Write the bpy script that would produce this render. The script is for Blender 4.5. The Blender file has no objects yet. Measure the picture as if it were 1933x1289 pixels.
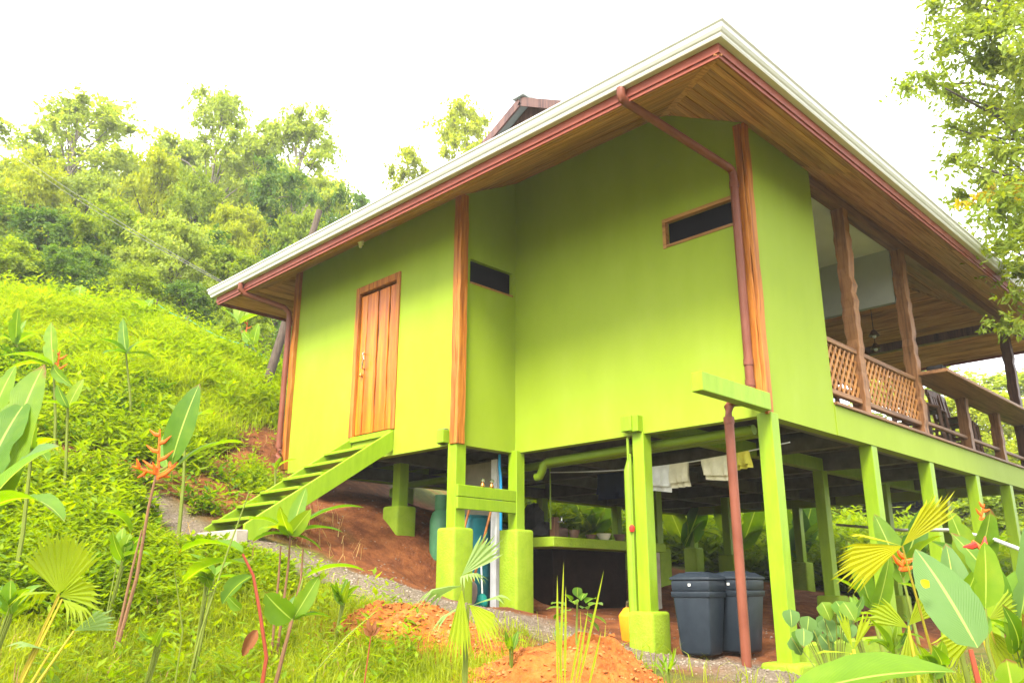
import bpy, bmesh, math, random
import numpy as np
from mathutils import Vector, Matrix

random.seed(7); RNG = np.random.default_rng(11)
SC = bpy.context.scene; COL = SC.collection

# ------------------------------------------------------------------ camera, sky, sun, exposure
# X runs into the picture along the veranda side, Y runs along the front towards the hillside, Z is up (0 = underside of the walls)
CAM = Vector((-7.04, -3.70, -1.55))
FWD = Vector((.67682, .67875, .28496)).normalized()
RIGHT = Vector((.70762, -.70659, .00235)); RIGHT = (RIGHT - FWD * RIGHT.dot(FWD)).normalized()
UP = RIGHT.cross(FWD)
cam_d = bpy.data.cameras.new('camera'); cam = bpy.data.objects.new('camera', cam_d); COL.objects.link(cam)
cam.matrix_world = Matrix(((RIGHT.x, UP.x, -FWD.x, CAM.x), (RIGHT.y, UP.y, -FWD.y, CAM.y), (RIGHT.z, UP.z, -FWD.z, CAM.z), (0, 0, 0, 1)))
cam_d.sensor_width = 36; cam_d.lens = 29.1; cam_d.clip_start = .05; cam_d.clip_end = 3000
SC.camera = cam
SUN = Vector((-.86, -.36, 1.02)).normalized()
w = bpy.data.worlds.new('World'); SC.world = w; w.use_nodes = True
wn, wl = w.node_tree.nodes, w.node_tree.links
bg = wn['Background']; bg.inputs['Strength'].default_value = .12
sky = wn.new('ShaderNodeTexSky'); sky.sky_type = 'NISHITA'; sky.sun_disc = False
sky.sun_elevation = math.asin(SUN.z); sky.sun_rotation = math.atan2(SUN.x, SUN.y)
sky.dust_density = 4.0; sky.air_density = 1.0; sky.ozone_density = 1.0
mx = wn.new('ShaderNodeMix'); mx.data_type = 'RGBA'; mx.inputs[0].default_value = .82
mx.inputs[7].default_value = (6.3, 6.45, 6.5, 1)                 # even bright cloud cover
wl.new(sky.outputs[0], mx.inputs[6]); wl.new(mx.outputs[2], bg.inputs['Color'])
sl = bpy.data.lights.new('sun', 'SUN'); sl.energy = 2.2; sl.angle = math.radians(22); sl.color = (1, .95, .86)
so = bpy.data.objects.new('sun', sl); COL.objects.link(so); so.rotation_euler = SUN.to_track_quat('Z', 'Y').to_euler()
SC.view_settings.view_transform = 'Standard'; SC.view_settings.look = 'None'
SC.view_settings.exposure = 2.45; SC.view_settings.gamma = 1
SC.render.engine = 'CYCLES'
SC.cycles.max_bounces = 6; SC.cycles.diffuse_bounces = 4; SC.cycles.glossy_bounces = 2; SC.cycles.transmission_bounces = 3; SC.cycles.volume_bounces = 0; SC.cycles.max_bounces = 6; SC.cycles.transparent_max_bounces = 8; SC.cycles.use_denoising = True
SC.cycles.sample_clamp_indirect = 6

# ------------------------------------------------------------------ helpers
F = 1562.4
def ray(px, py):
    d = RIGHT * (px - 966.5) + FWD * F - UP * (py - 644.5)
    return d / math.hypot(d.x, d.y)
def at(px, py, t):                                              # the point t metres (on the level) from the camera
    return CAM + ray(px, py) * t
def setp(o, label=None, cat=None, group=None, kind=None):
    if label: o['label'] = label
    if cat: o['category'] = cat
    if group: o['group'] = group
    if kind: o['kind'] = kind
    return o
def empty(name, loc=(0, 0, 0), label=None, cat=None, group=None, parent=None, rotz=0):
    o = bpy.data.objects.new(name, None); COL.objects.link(o); o.location = loc; o.rotation_euler.z = rotz
    o.empty_display_size = .1
    if parent: o.parent = parent
    return setp(o, label, cat, group)
def link(name, me, parent=None, loc=(0, 0, 0), rot=(0, 0, 0), scale=None):
    o = bpy.data.objects.new(name, me); COL.objects.link(o); o.location = loc; o.rotation_euler = rot
    if scale is not None: o.scale = scale if hasattr(scale, '__len__') else (scale,) * 3
    if parent: o.parent = parent
    return o
def np_mesh(name, V, Fq, mat, smooth=False):                    # V (n,3), Fq (m,k) arrays
    me = bpy.data.meshes.new(name); V = np.asarray(V, np.float32); Fq = np.asarray(Fq, np.int32); k = Fq.shape[1]
    me.vertices.add(len(V)); me.vertices.foreach_set('co', V.ravel())
    me.loops.add(Fq.size); me.loops.foreach_set('vertex_index', Fq.ravel())
    me.polygons.add(len(Fq)); me.polygons.foreach_set('loop_start', np.arange(0, Fq.size, k, dtype=np.int32))
    me.polygons.foreach_set('loop_total', np.full(len(Fq), k, np.int32))
    me.polygons.foreach_set('use_smooth', np.full(len(Fq), smooth))
    me.update(calc_edges=True); me.validate(); me.materials.append(mat)
    return me
class MB:
    def __init__(s): s.v = []; s.f = []
    def add(s, vs, fs):
        n = len(s.v); s.v += [tuple(p) for p in vs]; s.f += [tuple(i + n for i in f) for f in fs]; return s
    def box(s, lo, hi, R=None, c=None):
        x0, y0, z0 = lo; x1, y1, z1 = hi
        vs = [Vector(p) for p in ((x0, y0, z0), (x1, y0, z0), (x1, y1, z0), (x0, y1, z0), (x0, y0, z1), (x1, y0, z1), (x1, y1, z1), (x0, y1, z1))]
        if R is not None: vs = [R @ p + Vector(c or (0, 0, 0)) for p in vs]
        return s.add(vs, ((0, 3, 2, 1), (4, 5, 6, 7), (0, 1, 5, 4), (1, 2, 6, 5), (2, 3, 7, 6), (3, 0, 4, 7)))
    def bar(s, a, b, wd, ht, up=(0, 0, 1)):
        a, b = Vector(a), Vector(b); d = (b - a).normalized(); sd = d.cross(Vector(up)).normalized(); u = sd.cross(d)
        vs = [p + sd * (i * wd / 2) + u * (j * ht / 2) for p in (a, b) for i, j in ((-1, -1), (1, -1), (1, 1), (-1, 1))]
        return s.add(vs, ((0, 1, 2, 3), (7, 6, 5, 4), (0, 4, 5, 1), (1, 5, 6, 2), (2, 6, 7, 3), (3, 7, 4, 0)))
    def tube(s, pts, r, n=10, cap=True):
        pts = [Vector(p) for p in pts]; rs = r if hasattr(r, '__len__') else [r] * len(pts)
        vs, fs = [], []; ref = Vector((.3, .2, .93))
        for i, p in enumerate(pts):
            d = (pts[min(i + 1, len(pts) - 1)] - pts[max(i - 1, 0)]).normalized()
            sd = d.cross(ref)
            if sd.length < .1: sd = d.cross(Vector((1, 0, 0)))
            sd.normalize(); u = sd.cross(d)
            vs += [p + (sd * math.cos(a) + u * math.sin(a)) * rs[i] for a in [2 * math.pi * k / n for k in range(n)]]
        for i in range(len(pts) - 1):
            for k in range(n):
                fs.append((i * n + k, i * n + (k + 1) % n, (i + 1) * n + (k + 1) % n, (i + 1) * n + k))
        if cap: fs += [tuple(range(n))[::-1], tuple(range((len(pts) - 1) * n, len(pts) * n))]
        return s.add(vs, fs)
    def lathe(s, prof, n=20, c=(0, 0, 0)):
        vs = [(c[0] + r * math.cos(2 * math.pi * k / n), c[1] + r * math.sin(2 * math.pi * k / n), c[2] + z) for r, z in prof for k in range(n)]
        fs = [(i * n + k, i * n + (k + 1) % n, (i + 1) * n + (k + 1) % n, (i + 1) * n + k) for i in range(len(prof) - 1) for k in range(n)]
        fs += [tuple(range(n))[::-1], tuple(range((len(prof) - 1) * n, len(prof) * n))]
        return s.add(vs, fs)
    def prism(s, poly, off):                                    # planar polygon pushed along off
        n = len(poly); a = [Vector(p) for p in poly]; b = [p + Vector(off) for p in a]
        return s.add(a + b, [tuple(range(n))[::-1], tuple(range(n, 2 * n))] + [(i, (i + 1) % n, (i + 1) % n + n, i + n) for i in range(n)])
    def mesh(s, name, mat, bevel=0, smooth=False, seg=1):
        me = bpy.data.meshes.new(name); me.from_pydata(s.v, [], s.f)
        bm = bmesh.new(); bm.from_mesh(me); bmesh.ops.recalc_face_normals(bm, faces=bm.faces)
        if bevel: bmesh.ops.bevel(bm, geom=[e for e in bm.edges if e.is_manifold and e.calc_face_angle(0) > .6], offset=bevel, segments=seg, affect='EDGES', profile=.5)
        if smooth:
            for f in bm.faces: f.smooth = True
            for e in bm.edges: e.smooth = not (e.is_manifold and e.calc_face_angle(0) > .7)
        bm.to_mesh(me); bm.free(); me.materials.append(mat)
        return me
    def build(s, name, mat, parent=None, bevel=0, smooth=False, seg=1):
        return link(name, s.mesh(name, mat, bevel, smooth, seg), parent)

# ------------------------------------------------------------------ materials
MATS = {}
def nodes(name):
    m = bpy.data.materials.new(name); m.use_nodes = True; MATS[name] = m
    return m, m.node_tree.nodes, m.node_tree.links, m.node_tree.nodes['Principled BSDF']
def ramp(n, stops):
    r = n.new('ShaderNodeValToRGB'); e = r.color_ramp.elements
    while len(e) < len(stops): e.new(.5)
    for k, (p, c) in enumerate(stops): e[k].position = p; e[k].color = (*c, 1)
    return r
def surf(name, c1, c2, scale=6, rough=.6, bump=.15, bscale=40, stretch=None, detail=6, rand=0, spec=.22, coat=0, stops=None, bdist=.01):
    m, n, l, p = nodes(name)
    tc = n.new('ShaderNodeTexCoord'); mp = n.new('ShaderNodeMapping'); l.new(tc.outputs['Object'], mp.inputs[0])
    if stretch: mp.inputs['Scale'].default_value = stretch
    oi = n.new('ShaderNodeObjectInfo')
    ad = n.new('ShaderNodeVectorMath'); ad.operation = 'MULTIPLY_ADD'                       # every board cut from another place
    cmb = n.new('ShaderNodeCombineXYZ')
    for k in range(3): l.new(oi.outputs['Random'], cmb.inputs[k])
    ad.inputs[1].default_value = (37, 53, 29) if rand else (0, 0, 0)
    l.new(cmb.outputs[0], ad.inputs[0]); l.new(mp.outputs[0], ad.inputs[2])
    no = n.new('ShaderNodeTexNoise'); no.inputs['Scale'].default_value = scale; no.inputs['Detail'].default_value = detail
    no.inputs['Roughness'].default_value = .62
    l.new(ad.outputs[0], no.inputs['Vector'])
    r = ramp(n, stops or [(.3, c1), (.7, c2)]); l.new(no.outputs['Fac'], r.inputs[0])
    out = r.outputs[0]
    if rand:
        hs = n.new('ShaderNodeHueSaturation'); mr = n.new('ShaderNodeMapRange')
        mr.inputs[3].default_value = 1 - rand; mr.inputs[4].default_value = 1 + rand
        l.new(oi.outputs['Random'], mr.inputs[0]); l.new(mr.outputs[0], hs.inputs['Value']); l.new(out, hs.inputs['Color']); out = hs.outputs[0]
    l.new(out, p.inputs['Base Color']); p.inputs['Roughness'].default_value = rough
    p.inputs['Specular IOR Level'].default_value = spec; p.inputs['Coat Weight'].default_value = coat; p.inputs['Coat Roughness'].default_value = .25
    if bump:
        nb = n.new('ShaderNodeTexNoise'); nb.inputs['Scale'].default_value = bscale; nb.inputs['Detail'].default_value = 4
        l.new(ad.outputs[0], nb.inputs['Vector']); b = n.new('ShaderNodeBump'); b.inputs['Strength'].default_value = bump; b.inputs['Distance'].default_value = bdist
        l.new(nb.outputs['Fac'], b.inputs['Height']); l.new(b.outputs[0], p.inputs['Normal'])
    return m
def leafmat(name, cols, trans=.45, rough=.6, spec=.14, veins=False, per='island'):
    m, n, l, p = nodes(name)
    ge = n.new('ShaderNodeNewGeometry'); oi = n.new('ShaderNodeObjectInfo')
    tc = n.new('ShaderNodeTexCoord'); no = n.new('ShaderNodeTexNoise'); no.inputs['Scale'].default_value = 1.1 if per == 'island' else 9; no.inputs['Detail'].default_value = 3
    l.new(tc.outputs['Object'], no.inputs['Vector'])
    a = n.new('ShaderNodeMath'); a.operation = 'MULTIPLY'; a.inputs[1].default_value = .62
    l.new(ge.outputs['Random Per Island'] if per == 'island' else oi.outputs['Random'], a.inputs[0])
    b = n.new('ShaderNodeMath'); b.operation = 'MULTIPLY_ADD'; b.inputs[1].default_value = .9; l.new(no.outputs['Fac'], b.inputs[0])
    c = n.new('ShaderNodeMath'); c.operation = 'SUBTRACT'; c.inputs[1].default_value = .26
    l.new(a.outputs[0], b.inputs[2]); l.new(b.outputs[0], c.inputs[0])
    k = len(cols); r = ramp(n, [(i / max(k - 1, 1), cc) for i, cc in enumerate(cols)]); l.new(c.outputs[0], r.inputs[0])
    out = r.outputs[0]
    if veins:
        uv = n.new('ShaderNodeUVMap'); sx = n.new('ShaderNodeSeparateXYZ'); l.new(uv.outputs[0], sx.inputs[0])
        ab = n.new('ShaderNodeMath'); ab.operation = 'ABSOLUTE'; l.new(sx.outputs[0], ab.inputs[0])
        mr = n.new('ShaderNodeMapRange'); mr.inputs[1].default_value = .02; mr.inputs[2].default_value = .07; mr.inputs[3].default_value = .75; mr.inputs[4].default_value = 0
        l.new(ab.outputs[0], mr.inputs[0])
        mi = n.new('ShaderNodeMix'); mi.data_type = 'RGBA'; mi.inputs[7].default_value = (.42, .5, .1, 1); l.new(mr.outputs[0], mi.inputs[0]); l.new(out, mi.inputs[6]); out = mi.outputs[2]
        bt = n.new('ShaderNodeMath'); bt.operation = 'MULTIPLY_ADD'; bt.inputs[1].default_value = .45; l.new(no.outputs['Fac'], bt.inputs[0]); l.new(sx.outputs[1], bt.inputs[2])
        eb = n.new('ShaderNodeMath'); eb.operation = 'MULTIPLY_ADD'; eb.inputs[1].default_value = .10; l.new(ab.outputs[0], eb.inputs[0]); l.new(bt.outputs[0], eb.inputs[2])
        mb_ = n.new('ShaderNodeMapRange'); mb_.inputs[1].default_value = 1.22; mb_.inputs[2].default_value = 1.30; l.new(eb.outputs[0], mb_.inputs[0])
        mj = n.new('ShaderNodeMix'); mj.data_type = 'RGBA'; mj.inputs[7].default_value = (.17, .10, .025, 1); l.new(mb_.outputs[0], mj.inputs[0]); l.new(out, mj.inputs[6]); out = mj.outputs[2]
        wv = n.new('ShaderNodeTexWave'); wv.inputs['Scale'].default_value = 5; wv.inputs['Distortion'].default_value = 1; wv.bands_direction = 'DIAGONAL'
        cm = n.new('ShaderNodeCombineXYZ'); l.new(ab.outputs[0], cm.inputs[0]); l.new(sx.outputs[1], cm.inputs[1])
        sc = n.new('ShaderNodeVectorMath'); sc.operation = 'MULTIPLY'; sc.inputs[1].default_value = (-1.2, 3.2, 0); l.new(cm.outputs[0], sc.inputs[0]); l.new(sc.outputs[0], wv.inputs['Vector'])
        bp = n.new('ShaderNodeBump'); bp.inputs['Strength'].default_value = .22; bp.inputs['Distance'].default_value = .01; l.new(wv.outputs['Fac'], bp.inputs['Height']); l.new(bp.outputs[0], p.inputs['Normal'])
    l.new(out, p.inputs['Base Color']); p.inputs['Roughness'].default_value = rough; p.inputs['Specular IOR Level'].default_value = spec
    t = n.new('ShaderNodeBsdfTranslucent'); hs = n.new('ShaderNodeHueSaturation'); hs.inputs['Hue'].default_value = .485; hs.inputs['Saturation'].default_value = 1.15; hs.inputs['Value'].default_value = 1.7
    l.new(out, hs.inputs['Color']); l.new(hs.outputs[0], t.inputs[0])
    ms = n.new('ShaderNodeMixShader'); ms.inputs[0].default_value = trans
    l.new(p.outputs[0], ms.inputs[1]); l.new(t.outputs[0], ms.inputs[2]); l.new(ms.outputs[0], n['Material Output'].inputs[0])
    return m
LIME = surf('lime_paint', (.215, .285, .012), (.25, .32, .02), 1.6, .6, .25, 55, (1.6, 1.6, .7), detail=9, bdist=.004, stops=[(.25, (.206, .284, .014)), (.42, (.220, .300, .013)), (.58, (.230, .311, .017)), (.75, (.244, .324, .025))])
LIMEP = surf('lime_timber', (.16, .265, .006), (.215, .325, .010), 5, .42, .25, 30, (3, 3, .6), bdist=.004)
LIMEC = surf('lime_concrete', (.185, .27, .006), (.235, .315, .012), 7, .7, .6, 45, bdist=.012, stops=[(.2, (.10, .12, .02)), (.33, (.165, .25, .008)), (.5, (.195, .285, .010)), (.75, (.22, .30, .018))])
def wood(name, a, b, c, axis, rand=.22, rough=.5, coat=0, sc=2.2):
    st = [9, 9, 9]; st[axis] = .55
    return surf(name, a, c, sc, rough, .5, 3.0, tuple(st), 9, rand, .22, coat, stops=[(.28, a), (.45, b), (.56, c), (.66, b)], bdist=.006)
SOFFX = wood('soffit_wood_x', (.13, .05, .024), (.43, .18, .075), (.58, .295, .13), 0)
SOFFY = wood('soffit_wood_y', (.13, .05, .024), (.43, .18, .075), (.58, .295, .13), 1)
POSTW = wood('post_wood', (.11, .032, .006), (.29, .09, .012), (.41, .15, .022), 2, .12)
DOORW = wood('door_wood', (.22, .045, .002), (.42, .105, .003), (.56, .17, .006), 2, .10, .32, .12, .8)
COLW = wood('column_wood', (.05, .022, .010), (.155, .068, .026), (.24, .115, .045), 2, .15)
DARKW = wood('dark_wood', (.03, .014, .009), (.08, .034, .02), (.13, .06, .03), 2, .2)
RAILX = wood('rail_wood', (.06, .026, .013), (.16, .075, .032), (.24, .12, .05), 0, .2)
LATT = wood('lattice_wood', (.12, .045, .014), (.28, .115, .03), (.38, .18, .05), 2, .15)
FASC = surf('red_fascia', (.20, .045, .028), (.27, .07, .045), 5, .5, .2, 30, (1, .5, 1), rand=.05)
GUTTER = surf('white_gutter', (.50, .49, .44), (.56, .55, .51), 3, .35, .0)
PIPE = surf('brown_pipe', (.135, .038, .020), (.185, .058, .032), 4, .42, .06, 40)
PIPEG = surf('lime_pipe', (.14, .225, .008), (.18, .265, .015), 6, .4, .05, 40)
GABLE = wood('gable_wood', (.04, .022, .022), (.09, .05, .045), (.14, .075, .06), 2)
ZINC = surf('roof_sheet', (.22, .24, .24), (.3, .32, .31), 3, .4, .1, 20)
GYPS = surf('white_board', (.58, .58, .54), (.66, .66, .62), 2, .8, .08, 30)
GREYB = surf('grey_board', (.30, .31, .28), (.36, .37, .33), 2, .8, .08, 30)
DARKM = surf('window_mesh', (.003, .003, .005), (.008, .007, .010), 80, .85, .2, 200, spec=.05)
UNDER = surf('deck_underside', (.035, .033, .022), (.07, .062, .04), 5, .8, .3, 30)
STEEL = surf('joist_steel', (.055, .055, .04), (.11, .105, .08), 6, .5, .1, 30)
BINM = surf('bin_plastic', (.010, .015, .022), (.018, .025, .033), 9, .45, .12, 120)
CONC = surf('concrete', (.24, .20, .15), (.38, .33, .26), 9, .85, .5, 50)
BRSHADE = surf('brown_recess_shade', (.006, .003, .002), (.014, .007, .005), 7, .95, .5, 30, spec=.03)  # brown pushed near black: shade under the worktop put into the colour
METAL = surf('metal', (.5, .5, .5), (.6, .6, .58), 5, .25, 0); MATS['metal'].node_tree.nodes['Principled BSDF'].inputs['Metallic'].default_value = 1
BRASS = surf('brass', (.5, .2, .05), (.6, .3, .08), 5, .35, 0); MATS['brass'].node_tree.nodes['Principled BSDF'].inputs['Metallic'].default_value = .8
BLACK = surf('black_cloth', (.008, .008, .009), (.02, .018, .017), 12, .9, .5, 25)
def plain(name, c, rough=.5, bump=.1): return surf(name, tuple(x * .85 for x in c), tuple(min(1, x * 1.1) for x in c), 8, rough, bump, 40)
TEAL = plain('teal_plastic', (.008, .11, .13), .4); BLUEH = plain('blue_hose', (.02, .28, .55), .4); YELLOWP = plain('yellow_plastic', (.62, .25, .01), .4)
CREAM = plain('cream_cloth', (.58, .54, .38), .9, .4); WHITEC = plain('white_cloth', (.62, .62, .58), .9, .4); YELC = plain('yellow_cloth', (.55, .5, .06), .9, .4); BLUEC = plain('blue_cloth', (.012, .022, .08), .9, .4)
CLAY = plain('clay', (.15, .085, .06), .7); GASG = plain('gas_green', (.07, .2, .09), .4); WHITEP = plain('white_panel', (.62, .62, .6), .6); GREYP = plain('grey_panel', (.22, .2, .14), .7)
POLE = surf('old_pole', (.045, .03, .022), (.1, .075, .055), 5, .85, .5, 20, (6, 6, .7))
WIRE = plain('wire', (.55, .55, .52), .5, 0); ROPE = plain('green_rope', (.05, .4, .3), .6, 0)
BULB = plain('lamp_white', (.75, .75, .7), .4, 0)
# foliage
TL_Y = leafmat('tree_leaf_yellowgreen', [(.18, .24, .012), (.27, .32, .018), (.35, .375, .026)], .52)
TL_M = leafmat('tree_leaf_green', [(.10, .17, .014), (.175, .245, .02), (.26, .315, .028)], .5)
TL_D = leafmat('tree_leaf_dark', [(.042, .10, .02), (.085, .155, .024), (.15, .22, .03)], .45)
TL_P = leafmat('tree_leaf_pale', [(.165, .235, .035), (.24, .305, .05), (.32, .37, .075)], .52)
TL_N = leafmat('near_tree_leaf', [(.10, .155, .02), (.175, .23, .03), (.26, .30, .045)], .45)
YLEAF = leafmat('yellow_leaf', [(.35, .30, .012), (.48, .38, .016)], .5)
HERB = leafmat('herb_leaf', [(.085, .16, .006), (.16, .248, .009), (.26, .325, .012)], .5)
HERB2 = leafmat('herb_leaf_dark', [(.035, .095, .012), (.065, .145, .014), (.12, .205, .018)], .45)
GRASS = leafmat('grass_blade', [(.15, .235, .006), (.22, .305, .009), (.305, .362, .012)], .5)
LAWN = leafmat('lawn_blade', [(.16, .22, .012), (.23, .285, .016), (.31, .335, .028)], .5)
BL = [leafmat('broad_leaf_green', [(.05, .13, .010), (.08, .17, .012), (.15, .235, .016)], .45, .5, .22, True, 'object'),
      leafmat('broad_leaf_bright', [(.085, .18, .010), (.125, .23, .012), (.21, .29, .018)], .5, .5, .22, True, 'object'),
      leafmat('broad_leaf_grey', [(.08, .165, .035), (.115, .205, .048)], .42, .5, .25, True, 'object'),
      leafmat('broad_leaf_dark', [(.05, .115, .012), (.08, .155, .016)], .4, .5, .22, True, 'object')]
FAN = leafmat('fan_leaf', [(.2, .275, .012), (.275, .335, .02)], .5, .55, .16, False, 'object')
FANY = leafmat('fan_leaf_yellow', [(.27, .29, .010), (.34, .34, .014)], .5, .55, .16, False, 'object')
FANG = leafmat('fan_leaf_pale', [(.16, .25, .07), (.22, .31, .1)], .45, .55, .16, False, 'object')
DRY = leafmat('dry_blade', [(.2, .12, .04), (.3, .2, .07), (.38, .28, .12)], .3)
STEMG = plain('stem_green', (.13, .16, .02), .5, .1); STEMB = plain('stem_brown', (.17, .085, .04), .6, .2); STEMR = plain('stem_red', (.24, .045, .02), .5, .1); STEMY = plain('stem_yellow', (.34, .27, .02), .5, .1)
FLOWER = plain('orange_bract', (.62, .10, .008), .45, 0); FLOWR = plain('red_flower', (.55, .03, .02), .5, 0); DEADL = plain('dead_leaf', (.16, .055, .015), .7, .4)
BARK = surf('bark', (.12, .10, .075), (.24, .21, .165), 4, .85, .6, 12, (3, 3, .7))
BARKD = surf('bark_dark', (.05, .04, .03), (.11, .09, .07), 4, .85, .6, 12, (3, 3, .7))
SOIL = surf('orange_soil', (.26, .085, .022), (.40, .16, .045), 9, .95, .9, 30, bdist=.03, stops=[(.25, (.16, .04, .007)), (.45, (.27, .075, .012)), (.62, (.35, .11, .019)), (.78, (.42, .18, .05))])
STONE = leafmat('pebbles', [(.08, .06, .042), (.15, .11, .08), (.3, .25, .19)], 0, .85, .3)
CLOD = leafmat('clods', [(.18, .05, .011), (.30, .095, .022), (.42, .2, .07)], 0, .95, .2)

# ------------------------------------------------------------------ terrain
ctrl = [(0, 0, -2.28), (0, 1.5, -2.14), (-.94, 3.3, -1.68), (0, 3.3, -1.8), (-.94, 6.95, -.28), (-2.75, 4.5, -1.08), (-2.75, 5.4, -.98), (-.55, 0, -2.2),
        (2.1, 0, -2.2), (4, 0, -2.2), (6, 0, -2.2), (9, 0, -2.25), (2, 2, -1.95), (4, 2, -1.9), (7, 2, -1.95), (2, 4, -1.7), (1, 3.4, -1.82), (2.5, 3.4, -1.8), (0, 3.95, -1.74), (-.3, 4.45, -1.45), (.3, 4.5, -1.45), (5, 4, -1.5), (8, 4, -1.6),
        (1.5, 5.2, -.8), (4, 5.5, -1.25), (8, 5.5, -1.4), (2, 7, -.5), (5, 7.2, -.95), (9, 7.5, -1.1), (-.2, 4.6, -1.15), (-.5, 5.6, -.55), (-1.4, 4.4, -1.25), (-1.8, 5.9, -.6), (-1.6, 7.2, 0.0),
        (2, 9.2, .8), (6, 9.5, -.3), (10, 10, -.6), (4, 12, 1.4), (9, 13, .5), (16, 8, -.5), (16, 3, -1.6), (14, -2, -2.2), (22, 0, -1.5), (25, 10, 2), (20, 16, 2.0),
        (3, -1.5, -2.35), (6, -2, -2.4), (-1, -1.5, -2.4), (-2.5, -1.5, -2.55), (2, -4, -2.7), (10, -5, -2.9), (-3, -4, -2.8), (20, -12, -3.2), (40, -20, -2), (40, 0, 1), (45, 20, 6),
        (-7, -3.7, -2.95), (-9, -2, -2.9), (-5, -3, -2.75), (-6.5, -1.5, -2.65), (-10, -8, -3.2), (-20, -15, -3.6), (-20, 0, -2), (-30, 20, 4), (0, -30, -4.5), (60, -60, -4), (-60, -60, -4.5), (-60, 30, 6), (60, 60, 12), (0, 60, 15)]
for px, py, t in [(0, 575, 17), (130, 590, 17), (250, 612, 17), (400, 668, 16.6), (500, 710, 16), (0, 650, 15), (220, 660, 15), (400, 705, 15),
                  (0, 760, 13), (200, 765, 13.2), (400, 790, 13.5), (480, 825, 13.2), (0, 905, 10.6), (150, 925, 10.6), (300, 935, 10.6), (430, 930, 11.2),
                  (60, 1030, 9), (250, 1012, 9.6), (350, 1005, 9.5), (0, 1150, 7.7), (200, 1130, 7.8), (400, 1110, 7.9), (550, 1095, 8), (650, 1115, 8),
                  (0, 1289, 6.3), (300, 1289, 6.3), (600, 1289, 6.2), (900, 1289, 6.0), (1150, 1289, 6.2), (760, 1175, 7.4),
                  (-200, 560, 18), (-200, 900, 11), (-200, 1289, 6.5)]:
    p = at(px, py, t); ctrl.append((p.x, p.y, p.z))
for px, t, z in [(0, 21, 3.8), (300, 21, 3.5), (500, 20, 2.6), (0, 30, 5.5), (300, 30, 5.5), (600, 26, 4.2), (0, 45, 11), (400, 45, 11), (700, 40, 8), (0, 70, 17), (500, 70, 17)]:
    p = at(px, 600, t); ctrl.append((p.x, p.y, z))
ctrl = np.array(ctrl); EPS = .5
_phi = lambda d: np.sqrt(d * d + EPS * EPS)
_A = _phi(np.linalg.norm(ctrl[:, None, :2] - ctrl[None, :, :2], axis=2)) + np.eye(len(ctrl)) * -.02
_w = np.linalg.solve(_A, ctrl[:, 2] + 2.0)
def gz_raw(x, y):
    x = np.asarray(x, float); y = np.asarray(y, float); sh = x.shape; x = x.ravel(); y = y.ravel(); out = np.empty(len(x))
    for i in range(0, len(x), 20000):
        d = np.hypot(x[i:i + 20000, None] - ctrl[None, :, 0], y[i:i + 20000, None] - ctrl[None, :, 1]); out[i:i + 20000] = _phi(d) @ _w - 2.0
    return out.reshape(sh)
def vnoise(x, y, s, seed=0):                                     # cheap smooth noise
    x = np.asarray(x) * s + seed * 17.3; y = np.asarray(y) * s - seed * 9.1
    xi = np.floor(x).astype(int); yi = np.floor(y).astype(int); fx = x - xi; fy = y - yi; fx = fx * fx * (3 - 2 * fx); fy = fy * fy * (3 - 2 * fy)
    h = lambda a, b: ((np.sin(a * 127.1 + b * 311.7 + seed) * 43758.5453) % 1.0)
    return (h(xi, yi) * (1 - fx) + h(xi + 1, yi) * fx) * (1 - fy) + (h(xi, yi + 1) * (1 - fx) + h(xi + 1, yi + 1) * fx) * fy - .5
def gz(x, y):
    r = np.hypot(np.asarray(x) - 2, np.asarray(y) - 2)
    far = np.clip((r - 80) / 160, 0, 1)
    z = gz_raw(x, y) * (1 - far) + far * 2.0
    return z + vnoise(x, y, 1.3, 1) * .10 + vnoise(x, y, 3.7, 2) * .05
def G(x, y): return float(gz(np.array([x]), np.array([y]))[0])
def gp(px, py, t0=3.0, t1=30.0):                                 # where a line of sight meets the ground
    ts = np.linspace(t0, t1, 400); d = ray(px, py); P = np.array(CAM)[None] + np.array(d)[None] * ts[:, None]
    below = np.where(P[:, 2] < gz(P[:, 0], P[:, 1]))[0]
    return Vector(P[below[0]]) if len(below) else Vector(P[-1])
def polyd(x, y, pl):                                             # distance to a polyline
    d = np.full(np.shape(x), 1e9)
    for (ax, ay), (bx, by) in zip(pl[:-1], pl[1:]):
        vx, vy = bx - ax, by - ay; t = np.clip(((x - ax) * vx + (y - ay) * vy) / (vx * vx + vy * vy), 0, 1)
        d = np.minimum(d, np.hypot(x - ax - t * vx, y - ay - t * vy))
    return d
PATH = [(-3.2, 5.9), (-3.0, 5.3), (-2.75, 4.2), (-2.05, 3.35), (-1.25, 2.6), (-.65, 1.6), (-.35, .6), (-.3, -.8), (-.6, -2.2)]
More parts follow.
